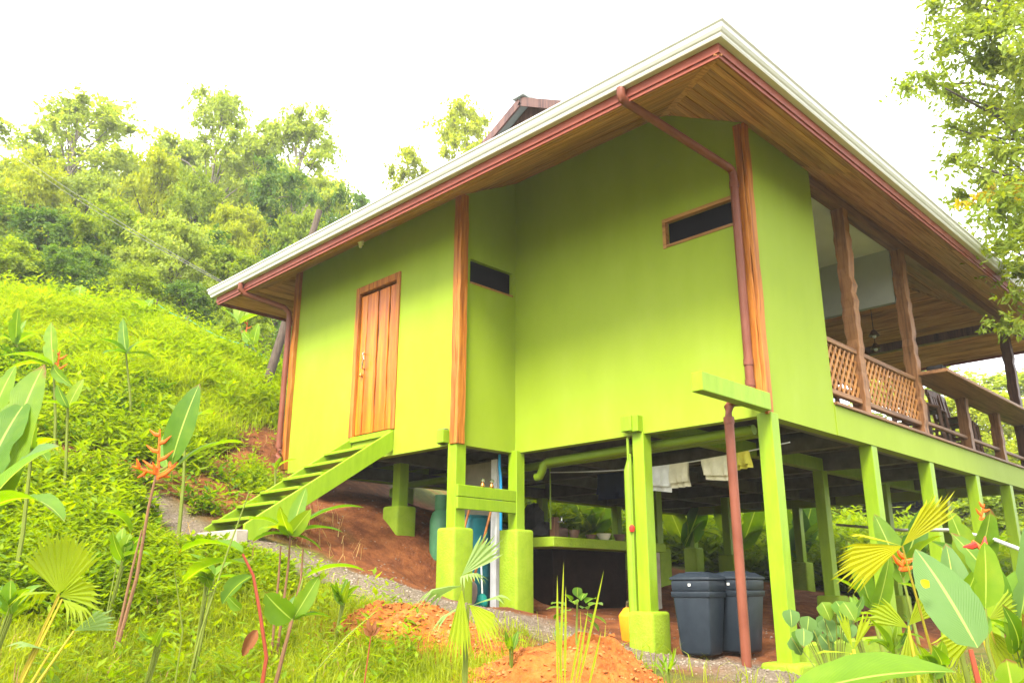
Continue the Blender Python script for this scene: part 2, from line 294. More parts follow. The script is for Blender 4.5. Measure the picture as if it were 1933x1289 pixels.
def masks(x, y):
    nz = vnoise(x, y, 2.1, 5) * .5 + vnoise(x, y, 6, 6) * .25
    grav = np.clip(1.6 - polyd(x, y, PATH) / (.30 + .32 * np.clip((4.6 - y) / 2, 0, 1)) + nz * 1.2, 0, 1)
    hx = np.clip((x + 1.5) / .6, 0, 1) * np.clip((9.6 - x) / .5, 0, 1); hy = np.clip((y + .1) / .4, 0, 1) * np.clip((8.3 - y) / .7, 0, 1)
    under = np.clip(hx * hy * 1.6 + nz, 0, 1) * (hx * hy > .02)
    front = np.clip(1.5 - polyd(x, y, [(-1.9, 3.0), (-1.2, 3.6), (-1.4, 4.6), (-2.3, 6.3), (-3.4, 6.9), (-3.9, 7.3)]) / .55 + nz, 0, 1)
    scarp = np.clip(1.3 - polyd(x, y, [(-1.9, 7.0), (-.9, 8.0), (.5, 8.4)]) / .5 + nz, 0, 1)
    bare = np.clip(1.4 - polyd(x, y, [(-1.9, 1.9), (-2.3, 1.0), (-2.5, .1), (-1.6, -.6)]) / .5 + nz * 1.4, 0, 1)
    patch = np.clip((vnoise(x, y, .9, 8) - .26) * 6, 0, 1) * .8
    return grav, np.clip(np.maximum.reduce([under, front, scarp, bare * .9, patch * .6]), 0, 1)
def axis(lo, hi, st, far):
    a = list(np.arange(lo, hi + st / 2, st)); s = st; b = hi; c = lo; L = []; R = []
    while b < far: s *= 1.22; b += s; c -= s; R.append(b); L.append(c)
    return np.array(L[::-1] + a + R)
gx, gy = axis(-8, 11, .11, 900), axis(-6, 12, .11, 900)
XX, YY = np.meshgrid(gx, gy, indexing='ij'); ZZ = gz(XX, YY)
nx, ny = XX.shape; idx = np.arange(nx * ny).reshape(nx, ny)
GM, gn, gl, gpn = nodes('ground')
vc = gn.new('ShaderNodeVertexColor'); vc.layer_name = 'cover'; sp = gn.new('ShaderNodeSeparateColor'); gl.new(vc.outputs[0], sp.inputs[0])
tcg = gn.new('ShaderNodeTexCoord')
def gnoise(s, stops, d=8):
    no = gn.new('ShaderNodeTexNoise'); no.inputs['Scale'].default_value = s; no.inputs['Detail'].default_value = d; no.inputs['Roughness'].default_value = .7
    gl.new(tcg.outputs['Object'], no.inputs['Vector']); r = ramp(gn, stops); gl.new(no.outputs['Fac'], r.inputs[0]); return no, r
_, r_green = gnoise(3, [(.3, (.05, .055, .015)), (.5, (.09, .10, .018)), (.7, (.15, .10, .03))])
nd, r_dirt = gnoise(5, [(.25, (.06, .02, .008)), (.45, (.135, .043, .014)), (.6, (.21, .072, .022)), (.78, (.27, .125, .05))])
ng, r_grav = gnoise(38, [(.25, (.07, .05, .035)), (.5, (.15, .115, .08)), (.75, (.25, .205, .155))], 3)
m1 = gn.new('ShaderNodeMix'); m1.data_type = 'RGBA'; m2 = gn.new('ShaderNodeMix'); m2.data_type = 'RGBA'
gl.new(sp.outputs[1], m1.inputs[0]); gl.new(r_green.outputs[0], m1.inputs[6]); gl.new(r_dirt.outputs[0], m1.inputs[7])
gl.new(sp.outputs[0], m2.inputs[0]); gl.new(m1.outputs[2], m2.inputs[6]); gl.new(r_grav.outputs[0], m2.inputs[7])
gl.new(m2.outputs[2], gpn.inputs['Base Color']); gpn.inputs['Roughness'].default_value = .95; gpn.inputs['Specular IOR Level'].default_value = .15
bp = gn.new('ShaderNodeBump'); bp.inputs['Strength'].default_value = .9; bp.inputs['Distance'].default_value = .04
nb, _r = gnoise(22, [(0, (0, 0, 0)), (1, (1, 1, 1))], 6); gl.new(nb.outputs['Fac'], bp.inputs['Height']); gl.new(bp.outputs[0], gpn.inputs['Normal'])
gme = np_mesh('ground', np.stack([XX, YY, ZZ], -1).reshape(-1, 3), np.stack([idx[:-1, :-1], idx[1:, :-1], idx[1:, 1:], idx[:-1, 1:]], -1).reshape(-1, 4), GM, True)
mg, md = masks(XX, YY)
ca = gme.color_attributes.new('cover', 'FLOAT_COLOR', 'POINT')
ca.data.foreach_set('color', np.stack([mg, md, np.zeros_like(mg), np.ones_like(mg)], -1).astype(np.float32).ravel())
setp(link('ground', gme), 'sloping ground of red soil gravel and grass around the house', 'ground', kind='structure')

# ------------------------------------------------------------------ the house on stilts
H = empty('stilt_house', (0, 0, 0), 'lime green house raised on posts with timber veranda and wide eaves', 'house')
def panel(name, pts, holes, f3, off, mat, parent):               # wall polygon with openings, given thickness
    bm = bmesh.new(); ed = []
    for loop in [pts] + holes:
        vs = [bm.verts.new(f3(*p)) for p in loop]; ed += [bm.edges.new((vs[i], vs[(i + 1) % len(vs)])) for i in range(len(vs))]
    bmesh.ops.triangle_fill(bm, use_beauty=True, use_dissolve=False, edges=ed)
    r = bmesh.ops.extrude_face_region(bm, geom=bm.faces[:])
    bmesh.ops.translate(bm, vec=Vector(off), verts=[e for e in r['geom'] if isinstance(e, bmesh.types.BMVert)])
    bmesh.ops.recalc_face_normals(bm, faces=bm.faces)
    me = bpy.data.meshes.new(name); bm.to_mesh(me); bm.free(); me.materials.append(mat)
    return link(name, me, parent)
rect = lambda a0, a1, b0, b1: [(a0, b0), (a1, b0), (a1, b1), (a0, b1)]
WH = 3.09
panel('wall', [(0, 0), (3.3, 0), (3.3, 3.63), (1.0, 3.63), (0, 3.10)], [rect(.14, 1.0, 2.0, 2.28)], lambda y, z: (0, y, z), (.12, 0, 0), LIME, H)
panel('wall', [(-.94, 0), (0, 0), (0, 3.6), (-.94, 3.11)], [rect(-.78, -.05, 1.99, 2.29)], lambda x, z: (x, 3.3, z), (0, .12, 0), LIME, H)
panel('wall', rect(3.42, 6.95, 0, 3.11), [rect(4.5, 5.4, .32, 2.34)], lambda y, z: (-.94, y, z), (.12, 0, 0), LIME, H)
panel('wall', rect(.12, 1.5, 0, 3.09), [], lambda x, z: (x, 0, z), (0, .12, 0), LIME, H)
panel('wall', rect(-.82, 1.62, 0, 3.2), [], lambda x, z: (x, 6.83, z), (0, .12, 0), LIME, H)
panel('wall', rect(.12, 6.83, .34, 3.2), [], lambda y, z: (1.5, y, z), (.12, 0, 0), GYPS, H)
# long narrow windows
w1 = MB().box((.075, .14, 2.0), (.09, 1.0, 2.28)).build('window', DARKM, H)
for a, b in (((-.012, .99, 1.97), (.05, 1.03, 2.31)), ((-.01, .14, 2.27), (.05, .99, 2.31)), ((-.01, .14, 1.975), (.05, .99, 2.005))):
    MB().box(a, b).build('frame', wood('frame_wood', (.1, .04, .012), (.26, .11, .03), (.34, .17, .05), 1) if 'frame_wood' not in MATS else MATS['frame_wood'], w1)
w2 = MB().box((-.78, 3.36, 1.99), (-.05, 3.38, 2.29)).build('window', DARKM, H)
MB().box((-.78, 3.292, 1.97), (-.05, 3.34, 1.992)).build('frame', MATS['frame_wood'], w2)
# rough-sawn corner posts
def rough_post(name, x0, x1, y0, y1, z0, z1, mat, parent, n=14, j=.012, seed=0, notch=0.0):
    rd = random.Random(seed); vs = []; fs = []
    for i in range(n + 1):
        z = z0 + (z1 - z0) * i / n; k = [(rd.random() - .5) * 2 * j for _ in range(4)]; q = notch * (i % 2) * (1 if 0 < i < n else 0)
        vs += [(x0 + k[0] + q, y0 + k[1] + q, z), (x1 + k[2] - q, y0 + k[1] + q, z), (x1 + k[2] - q, y1 + k[3] - q, z), (x0 + k[0] + q, y1 + k[3] - q, z)]
    for i in range(n):
        for a in range(4): fs.append((i * 4 + a, i * 4 + (a + 1) % 4, i * 4 + 4 + (a + 1) % 4, i * 4 + 4 + a))
    fs += [(3, 2, 1, 0), tuple(n * 4 + a for a in range(4))]
    return MB().add(vs, fs).build(name, mat, parent, bevel=.006)
rough_post('corner_post', -.05, .0, -.005, .075, .19, 3.05, POSTW, H, 16, .005, 3)
rough_post('corner_post', -.045, .06, -.045, -.008, 0.0, 3.05, POSTW, H, 16, .006, 4)
rough_post('corner_post', -.985, -.86, 3.245, 3.3, 0.0, 3.08, POSTW, H, 16, .004, 5)
rough_post('corner_post', -.985, -.94, 3.302, 3.375, 0.0, 3.08, POSTW, H, 16, .004, 6)
rough_post('corner_post', -1.0, -.9, 6.95, 7.05, 0.05, 3.1, POSTW, H, 12, .008, 7)
# door
D = MB().box((-.90, 4.56, .34), (-.885, 5.34, 2.27)).build('door', DARKW, H)
for a, b in (((-.965, 4.46, .32), (-.86, 4.53, 2.40)), ((-.965, 5.36, .32), (-.86, 5.44, 2.40)), ((-.965, 4.53, 2.30), (-.86, 5.36, 2.40))):
    MB().box(a, b).build('frame', POSTW, D, bevel=.008)
def livebd(ya, yb, sd):                                          # door boards with wandering waney edges
    rd = random.Random(sd); n = 18; vs = []; fs = []; ea = eb = 0
    for i in range(n + 1):
        z = .345 + 1.92 * i / n; ea = ea * .7 + (rd.random() - .5) * .016; eb = eb * .7 + (rd.random() - .5) * .016
        vs += [(-.925, ya + ea, z), (-.925, yb + eb, z), (-.90, yb + eb, z), (-.90, ya + ea, z)]
    for i in range(n):
        for a in range(4): fs.append((i * 4 + a, i * 4 + (a + 1) % 4, i * 4 + 4 + (a + 1) % 4, i * 4 + 4 + a))
    fs += [(3, 2, 1, 0), tuple(n * 4 + a for a in range(4))]
    MB().add(vs, fs).build('plank', DOORW, D, bevel=.005)
for k, (a, b) in enumerate(((4.565, 4.69), (4.715, 4.93), (4.965, 5.20), (5.21, 5.34))): livebd(a, b, k + 2)
MB().tube([(-.925, 5.19, 1.42), (-.975, 5.18, 1.43), (-.985, 5.15, 1.33), (-.975, 5.19, 1.22), (-.925, 5.2, 1.22)], .011, 8).build('handle', METAL, D, smooth=True)
MB().lathe([(.02, 0), (.028, .01), (.02, .025), (.008, .05)], 12).build('door_lock', BRASS, D, smooth=True).location = (-.95, 5.24, 1.12)
# floor, beams and joists
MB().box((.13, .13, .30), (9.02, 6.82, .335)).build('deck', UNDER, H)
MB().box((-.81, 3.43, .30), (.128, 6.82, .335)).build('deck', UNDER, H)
for y in (1.47, 3.5, 5.1, 6.76): MB().box((-1.0 if y > 3.4 and y < 4 else (-.82 if y > 4 else -.09), y - .06, .02), (9.1, y + .06, .19)).build('beam', LIMEP if y < 2 else STEEL, H, bevel=.004)
MB().box((-1.21, -.09, .02), (-.06, .02, .185)).build('beam', LIMEP, H, bevel=.006)
MB().box((.13, .13, .02), (9.1, .24, .19)).build('beam', STEEL, H)
MB().box((-1.05, 3.41, .02), (-.94, 3.52, .17)).build('beam_end', LIMEP, H, bevel=.006)
MB().box((-.11, 1.48, .03), (0, 1.62, .19)).build('beam_end', LIMEP, H, bevel=.006)
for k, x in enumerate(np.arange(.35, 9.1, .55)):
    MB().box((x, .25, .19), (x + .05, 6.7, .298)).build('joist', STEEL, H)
for x in (2.43, 4.25, 6.07, 7.6): MB().box((x - .07, .25, .025), (x + .07, 6.7, .188)).build('cross_beam', STEEL, H)
MB().box((1.5, -.008, 0), (9.15, .12, .325)).build('rim_beam', LIME, H)
MB().box((9.03, .12, 0), (9.15, 6.9, .325)).build('rim_beam', LIME, H)
MB().box((1.6, 6.83, 0), (9.03, 6.95, .325)).build('rim_beam', LIME, H)
MB().box((1.5, -.04, .326), (9.18, .12, .36)).build('floor_edge', RAILX, H, bevel=.004)
# stilts and their concrete footings
def stilt(x, y, top, fb, s=.145, fs=.29, zt=0.02):
    rough_post('stilt', x, x + s, y, y + s, top - .02, zt, LIMEP, H, 3, .002, int(x * 31 + y * 7))
    cx, cy, h = x + s / 2, y + s / 2, fs / 2
    MB().box((cx - h, cy - h, fb - .3), (cx + h, cy + h, top)).build('footing', LIMEC, H, bevel=.035, seg=3, smooth=True)
stilt(-.03, -.06, -2.16, -2.4, .145, .36)
stilt(-.02, 1.40, -1.77, -2.2, .145, .31)
stilt(-.965, 3.27, -.92, -1.8, .15, .30)
stilt(-.06, 3.22, -.90, -1.9, .14, .30)
stilt(-.9, 6.72, -.05, -.5, .14, .3)
for x in (2.37, 4.15, 5.95, 7.55, 9.0): stilt(x, -.0, -2.2, -2.4, .15, .3, 0.0)
for x in (4.12, 6.3, 9.0):
    for y in (1.4, 4.2, 6.7):
        g = G(x, y); stilt(x, y, g + (.55 if y > 1.5 else .35), g - .1, .15, .32)
stilt(-.4, 5.03, G(-.4, 5.03) + .3, G(-.4, 5.03) - .1, .15, .32); stilt(.9, 5.03, G(.9, 5.03) + .3, G(.9, 5.03) - .1); stilt(.9, 6.7, G(.9, 6.7) + .2, G(.9, 6.7) - .1)
for z0, z1 in ((-.585, -.455), (-.72, -.59)): MB().box((-.97, 3.225, z0), (.02, 3.262, z1)).build('brace_board', LIMEP, H, bevel=.006)
MB().box((.35, -.02, -2.35), (2.2, .10, -2.02)).build('plinth', LIMEC, H, bevel=.02)
# veranda columns, rails, lattice and bar shelf
for k, (x, z1, q) in enumerate(((2.36, 2.93, .013), (4.18, 2.93, .013), (9.0, 2.93, .010))):
    rough_post('column', x, x + .155, 0, .155, .36, z1, COLW if k < 2 else DARKW, H, 26, .010, 20 + k, q * .5)  # far column takes darker wood, its backlit shade put into the colour
for k, (x, y) in enumerate(((9.0, 3.4), (9.0, 6.7), (5.5, 6.7))): rough_post('column', x, x + .15, y, y + .15, .34, 3.0, POSTW, H, 12, .01, 40 + k, .008)
for k, x in enumerate((6.0, 7.55)): rough_post('rail_post', x, x + .14, 0, .14, .36, 1.13, COLW, H, 9, .008, 30 + k, .004)
MB().box((4.2, -.36, 1.13), (9.1, .17, 1.18)).build('bar_shelf', RAILX, H, bevel=.008)
MB().bar((4.33, .07, .55), (9.0, .07, .55), .05, .05).build('rail', RAILX, H, bevel=.01)
MB().box((1.5, .02, 2.93), (9.15, .15, 3.07)).build('wall_plate', RAILX, H, bevel=.006)
MB().box((9.0, .155, 2.86), (9.14, 6.95, 3.02)).build('wall_plate', DARKW, H, bevel=.006)
def lattice(x0, x1, z0, z1):
    Lp = MB().box((x0, .03, z1), (x1, .10, z1 + .06)).build('lattice_panel', RAILX, H, bevel=.008)
    MB().box((x0, .03, z0 - .06), (x1, .10, z0)).build('rail', RAILX, Lp, bevel=.008)
    sl = 1.35; sp_ = .115; hgt = z1 - z0
    for sg in (1, -1):
        c = x0 - hgt / sl if sg > 0 else x0
        y = .055 if sg > 0 else .07
        while c < (x1 if sg > 0 else x1 + hgt / sl):
            a, b = (c, z0), (c + sg * hgt / sl, z1)
            ts = [0, 1]
            dx = b[0] - a[0]
            lo = sorted(((x0 - a[0]) / dx, (x1 - a[0]) / dx)); ta, tb = max(0, lo[0]), min(1, lo[1])
            if tb - ta > .06:
                p = (a[0] + dx * ta, y, z0 + hgt * ta); q = (a[0] + dx * tb, y, z0 + hgt * tb)
                MB().bar(p, q, .011, .036, (0, 1, 0)).build('slat', LATT, Lp) if False else MB().bar(p, q, .036, .011, (0, 1, 0)).build('slat', LATT, Lp)
            c += sp_
lattice(1.5, 2.355, .53, 1.06); lattice(2.52, 4.175, .53, 1.06)
panel('ceiling_panel', rect(1.63, 4.2, .16, 6.82), [], lambda x, y: (x, y, 2.97), (0, 0, .03), GYPS, H)
panel('bulkhead', [(.16, 2.2), (6.8, 2.2), (6.8, 3.35), (5.0, 4.2), (3.74, 4.9), (2.4, 4.2), (.16, 3.12)], [], lambda y, z: (4.2, y, z), (.08, 0, 0), GREYB, H)
# stair to the door
ST = empty('staircase', (0, 0, 0), parent=H)
for y in (4.47, 5.37):
    MB().prism([(-.945, y, .31), (-.945, y, .06), (-2.72, y, -1.10), (-2.80, y, -1.10), (-2.80, y, -.92)], (0, .045, 0)).build('stringer', LIMEP, ST, bevel=.004)
for i in range(6):
    x = -1.22 - i * .278; z = .075 - i * .182
    MB().box((x - .13, 4.516, z - .035), (x + .12, 5.369, z)).build('tread', LIMEP, ST, bevel=.004)
MB().box((-.975, 4.5, .25), (-.945, 5.38, .318)).build('sill', LIMEP, ST)
# roof
X0, X1, Y0, Y1, H0, S = -1.66, 10.25, -.72, 8.2, 2.70, .53
YR = (Y0 + Y1) / 2; RT = .26
R = empty('roof', (0, 0, 0), parent=H)
def soff(poly, name, mat, th=.02): MB().prism(poly, (0, 0, th)).build(name, mat, R)
bw = .118; rd = random.Random(5)
def zx(d): return H0 + S * d
def board_rows(depth, make):
    d = .02
    while d < depth:
        wd = bw * (.8 + .4 * rd.random()); e = min(d + wd - .008, depth); make(d, e, (rd.random() - .5) * .008); d += wd
def front(d, e, j):
    cuts = [Y0 + d + 0, 1.9 + rd.random(), 4.6 + rd.random(), Y1 - d]
    for a, b in zip(cuts[:-1], cuts[1:]):
        a0 = Y0 + d if a == cuts[0] else a + .003; a1 = Y0 + e if a == cuts[0] else a + .003; b0 = Y1 - d if b == cuts[-1] else b; b1 = Y1 - e if b == cuts[-1] else b
        soff([(X0 + d, a0, zx(d) + j), (X0 + d, b0, zx(d) + j), (X0 + e, b1, zx(e) + j), (X0 + e, a1, zx(e) + j)], 'soffit_board', SOFFY)
def side(d, e, j):
    cuts = [X0 + d, 1.3 + rd.random() * .5, 4.3, 7.5 + rd.random() * .6, X1 - d]
    cuts = [c for c in cuts if c >= X0 + e or c == cuts[0]]
    for a, b in zip(cuts[:-1], cuts[1:]):
        a0 = X0 + d if a == cuts[0] else a + .003; a1 = X0 + e if a == cuts[0] else a + .003; b0 = X1 - d if b == cuts[-1] else b; b1 = X1 - e if b == cuts[-1] else b
        soff([(a0, Y0 + d, zx(d) + j), (b0, Y0 + d, zx(d) + j), (b1, Y0 + e, zx(e) + j), (a1, Y0 + e, zx(e) + j)], 'soffit_board', SOFFX)
def back(d, e, j): soff([(X1 - d, Y0 + d, zx(d) + j), (X1 - d, Y1 - d, zx(d) + j), (X1 - e, Y1 - e, zx(e) + j), (X1 - e, Y0 + e, zx(e) + j)], 'soffit_board', SOFFY)
def left(d, e, j): soff([(X0 + d, Y1 - d, zx(d) + j), (X1 - d, Y1 - d, zx(d) + j), (X1 - e, Y1 - e, zx(e) + j), (X0 + e, Y1 - e, zx(e) + j)], 'soffit_board', SOFFX)
board_rows(1.72, front); board_rows(3.2, side); board_rows(3.6, back); board_rows(1.3, left)
for a, b in (((X0, Y0), (X0 + 1.7, Y0 + 1.7)), ((X0, Y1), (X0 + 1.2, Y1 - 1.2)), ((X1, Y0), (X1 - 3, Y0 + 3))):
    MB().bar((a[0], a[1], H0 - .006), (b[0], b[1], H0 + S * abs(b[0] - a[0]) - .006), .07, .016).build('hip_strip', SOFFX, R)
def eave(prof, name, mat, sides=(0, 1, 2, 3), bevel=0, smooth=False):
    cor = [(X0, Y0, -1, -1), (X0, Y1, -1, 1), (X1, Y1, 1, 1), (X1, Y0, 1, -1)]
    for k in sides:
        a, b = cor[k], cor[(k + 1) % 4]; vs = []; n = len(prof)
        for c in (a, b): vs += [(c[0] + c[2] * d, c[1] + c[3] * d, z) for d, z in prof]
        MB().add(vs, [(i, (i + 1) % n, (i + 1) % n + n, i + n) for i in range(n)] + [tuple(range(n))[::-1], tuple(range(n, 2 * n))]).build(name, mat, R, smooth=smooth)
eave([(-.004, 2.70), (.022, 2.70), (.022, 2.94), (-.004, 2.94)], 'fascia_board', FASC)
eave([(-.012, 2.665), (.006, 2.665), (.006, 2.699), (-.012, 2.699)], 'fascia_trim', FASC)
eave([(.023, 2.785), (.085, 2.785), (.093, 2.80), (.096, 2.815), (.108, 2.826), (.122, 2.85), (.126, 2.885), (.140, 2.90), (.140, 2.915), (.125, 2.915), (.112, 2.87), (.085, 2.815), (.034, 2.80), (.03, 2.91), (.023, 2.91)], 'gutter', GUTTER)
XG = .72; dg = XG - X0; ZT = H0 + RT
def roofz(d): return ZT + S * d
MB().prism([(X0, Y0, roofz(0)), (X0, Y1, roofz(0)), (XG + .12, Y1 - dg - .12, roofz(dg + .12)), (XG + .12, Y0 + dg + .12, roofz(dg + .12))], (0, 0, -.02)).build('roof_sheet', ZINC, R)
hr = YR - Y0
for sg, yb in ((1, Y0), (-1, Y1)):
    P = lambda x, d: (x, yb + sg * d, roofz(d))
    MB().prism([P(X0, 0), P(X1, 0), P(X1 - hr, hr), P(XG - .2, hr), P(XG - .2, dg - .02), P(XG, dg)], (0, 0, -.02)).build('roof_sheet', ZINC, R)
    MB().bar((XG - .19, yb + sg * (dg - .02), roofz(dg) - .06), (XG - .19, YR - sg * .0, roofz(hr) - .06), .03, .13).build('barge_board', GABLE, R)
MB().prism([(X1, Y0, roofz(0)), (X1, Y1, roofz(0)), (X1 - hr, YR, roofz(hr))], (0, 0, -.02)).build('roof_sheet', ZINC, R)
n = 9
for i in range(n):
    ya = Y0 + dg + .05 + (Y1 - Y0 - 2 * dg - .1) * i / n; yb = Y0 + dg + .05 + (Y1 - Y0 - 2 * dg - .1) * (i + 1) / n - .006
    f = lambda y: roofz(hr - abs(y - YR)) - .05
    pts = [(XG, ya, roofz(dg) - .1), (XG, yb, roofz(dg) - .1), (XG, yb, f(yb))] + ([(XG, YR, f(YR))] if ya < YR < yb else []) + [(XG, ya, f(ya))]
    MB().prism(pts, (.02, 0, 0)).build('gable_plank', GABLE, R)
MB().bar((XG - .24, YR, roofz(hr) + .02), (X1 - hr, YR, roofz(hr) + .02), .22, .05).build('ridge_cap', ZINC, R)
# rainwater pipes
def pipe(pts, r, name, mat, parent, n=14): return MB().tube(pts, r, n).build(name, mat, parent, smooth=True)
dp = pipe([(-1.72, .24, 2.79), (-1.725, .24, 2.72), (-1.71, .24, 2.69), (-1.66, .237, 2.675), (-.17, .088, 2.53), (-.125, .083, 2.515), (-.108, .08, 2.48), (-.105, .08, 2.43), (-.105, .08, .20), (-.14, .08, .12), (-.46, .08, .06), (-.53, .08, .0), (-.54, .08, -.1), (-.54, .08, -2.3)], .042, 'downpipe', PIPE, H)
for c in ((-.105, .08, 2.36), (-.105, .08, .30), (-.105, .08, .5), (-.54, .08, -.12)):
    MB().lathe([(.043, -.03), (.0485, -.03), (.0485, .03), (.043, .03)], 14, c).build('pipe_collar', PIPE, dp, smooth=True)
dp = pipe([(-1.72, 7.36, 2.79), (-1.72, 7.36, 2.70), (-1.66, 7.35, 2.64), (-1.12, 7.12, 2.50), (-1.05, 7.08, 2.42), (-1.04, 7.07, 2.3), (-1.04, 7.07, .35), (-1.05, 7.04, .27), (-1.08, 6.98, .25), (-1.1, 6.94, .2), (-1.1, 6.93, -.5)], .042, 'downpipe', PIPE, H)
for c in ((-1.04, 7.07, 2.25), (-1.04, 7.07, .4)): MB().lathe([(.043, -.03), (.0485, -.03), (.0485, .03), (.043, .03)], 14, c).build('pipe_collar', PIPE, dp, smooth=True)
pipe([(.3, .3, -.06), (.3, 3.05, -.10), (.28, 3.10, -.13), (.28, 3.12, -.2), (.28, 3.16, -.26), (.28, 3.22, -.27)], .05, 'drain_pipe', PIPEG, H)
pipe([(.5, .3, -.06), (.5, 6.2, -.12)], .05, 'drain_pipe', PIPEG, H)
pipe([(-.02, 1.60, -.02), (-.02, 1.60, -.25), (-.02, 1.60, -.28)], .016, 'drain_pipe', PIPEG, H)
MB().tube([(.0, 1.60, -.22), (.0, 1.605, -.34), (.0, 1.61, -.36), (.0, 1.61, -2.0)], [.02, .05, .055, .055], 14).build('drain_pipe', PIPEG, H, smooth=True)
pipe([(-.04, 1.56, -.2), (-.04, 1.56, -2.0)], .012, 'drain_pipe', PIPEG, H, 8)
MB().lathe([(.02, 0), (.03, .02), (.03, .05), (.012, .07)], 10, (-.055, 1.56, -1.0)).build('valve', FLOWR, H, smooth=True)
# lamp holder under the eave
Lh = empty('lamp_holder', (-1.1, 5.2, 3.0), 'small white bare lamp holder under the eave above the wooden door', 'lamp')
MB().lathe([(.04, .02), (.045, -.02), (.03, -.04), (.022, -.09), (.012, -.1)], 14).build('base', BULB, Lh, smooth=True)
MB().tube([(0, 0, -.05), (.01, -.05, -.06)], .012, 8).build('switch', BULB, Lh, smooth=True)

# ------------------------------------------------------------------ things under and around the house
def wheelie(x, y, rz, label):
    z = G(x, y) + .03; B = empty('rubbish_bin', (x, y, z), label, 'bin', 'rubbish bins under the house', rotz=rz); B.scale = (.9, .9, .95)
    def tap(w0, w1, z0, z1): return [(sx * w0, sy * w0, z0) for sx, sy in ((-1, -1), (1, -1), (1, 1), (-1, 1))] + [(sx * w1, sy * w1, z1) for sx, sy in ((-1, -1), (1, -1), (1, 1), (-1, 1))]
    BF = ((0, 3, 2, 1), (4, 5, 6, 7), (0, 1, 5, 4), (1, 2, 6, 5), (2, 3, 7, 6), (3, 0, 4, 7))
    MB().add(tap(.165, .213, 0, .575), BF).build('body', BINM, B, bevel=.03, seg=3, smooth=True)
    MB().add(tap(.222, .227, .55, .61), BF).build('rim', BINM, B, bevel=.012, seg=2, smooth=True)
    MB().add(tap(.219, .222, .61, .72), BF).build('collar', BINM, B, bevel=.02, seg=2, smooth=True)
    lid = MB().add(tap(.233, .228, .72, .75) , BF).add(tap(.222, .15, .75, .79), BF).build('lid', BINM, B, bevel=.008, seg=2, smooth=True)
    MB().add(tap(.11, .1, .79, .802), BF).build('flap', BINM, lid, bevel=.004)
    MB().box((-.233, -.013, .66), (-.218, .013, .684)).build('badge', BULB, B)
wheelie(.22, .99, .15, 'near dark blue grey plastic rubbish bin beside the front stilt footing')
wheelie(.66, .82, .1, 'farther dark blue grey rubbish bin partly behind the brown drainpipe')
# wash counter
Cn = empty('wash_counter', (.6, 3.24, -1.8), 'green edged concrete wash counter on a base coloured near black for shade under the house', 'counter')
def rel(o, p): o.location = Vector(o.location) - p; return o
cl = Vector((.6, 3.24, -1.8))
rel(MB().box((.6, 3.24, -1.07), (2.95, 4.05, -.95)).build('worktop', LIMEC, Cn, bevel=.008), cl)
rel(MB().box((1.0, 3.62, -2.0), (2.5, 4.0, -1.071)).build('base', BRSHADE, Cn), cl)
rel(MB().box((2.75, 3.3, -2.0), (2.87, 3.42, -1.071)).build('leg', CONC, Cn), cl)
Tp = empty('water_tap', (.82, 3.42, -.948), 'tap on a short dark wooden upright at the counter corner', 'tap')
MB().box((-.045, -.045, 0), (.045, .045, .25)).build('upright', DARKW, Tp, bevel=.005)
MB().tube([(0, -.03, .19), (.02, -.13, .19), (.02, -.15, .17)], .013, 8).build('spout', METAL, Tp, smooth=True)
MB().tube([(.015, -.11, .19), (.015, -.11, .24), (.015, -.09, .25)], .008, 6).build('lever', METAL, Tp, smooth=True)
MB().tube([(-.05, .02, .1), (-.05, .02, 1.0)], .01, 6).build('supply_pipe', PIPEG, Tp)
def lump(mb, c, r, seed, n=14, m=9, amp=.22):
    rd_ = random.Random(seed); ph = [rd_.random() * 6.3 for _ in range(6)]; vs = []; fs = []
    for i in range(m + 1):
        th = math.pi * i / m
        for k in range(n):
            a = 2 * math.pi * k / n; q = 1 + amp * (math.sin(2 * a + ph[0]) * math.sin(th + ph[1]) + .6 * math.sin(5 * a + ph[2] + 3 * th) + .5 * math.sin(4 * th + ph[3]))
            vs.append((c[0] + r[0] * q * math.sin(th) * math.cos(a), c[1] + r[1] * q * math.sin(th) * math.sin(a), c[2] + r[2] * q * math.cos(th)))
    for i in range(m):
        for k in range(n): fs.append((i * n + k, (i + 1) * n + k, (i + 1) * n + (k + 1) % n, i * n + (k + 1) % n))
    return mb.add(vs, fs)
Bk = empty('draped_cloth', (.85, 3.75, -.95), 'black cloth draped in a tall heap on the wash counter', 'cloth')
lump(lump(MB(), (0, .06, .17), (.12, .12, .27), 3), (.02, -.1, .06), (.15, .18, .12), 4).build('heap', BLACK, Bk, smooth=True)
MB().box((.1, -.28, 0), (.3, -.14, .14)).build('basin', CLAY, Bk, bevel=.03, seg=2)
def bowl(x, y, r, h, m, label):
    b = empty('bowl', (x, y, -.949), label, 'bowl', 'bowls on the wash counter')
    MB().lathe([(r * .55, 0), (r * .62, .005), (r, h), (r * .94, h), (r * .55, .012)], 18).build('dish', m, b, smooth=True)
    MB().lathe([(r * .5, -.0), (r * .52, .006), (r * .3, .007)], 14).build('foot', m, b)
bowl(1.1, 3.34, .075, .1, CLAY, 'tall grey bowl nearest the tap on the counter'); bowl(1.45, 3.36, .075, .06, CLAY, 'low dark bowl in the middle of the counter')
bowl(1.72, 3.36, .10, .085, CREAM, 'cream upturned looking dish on the counter'); bowl(2.05, 3.36, .085, .09, CLAY, 'brown bowl farthest right on the counter')
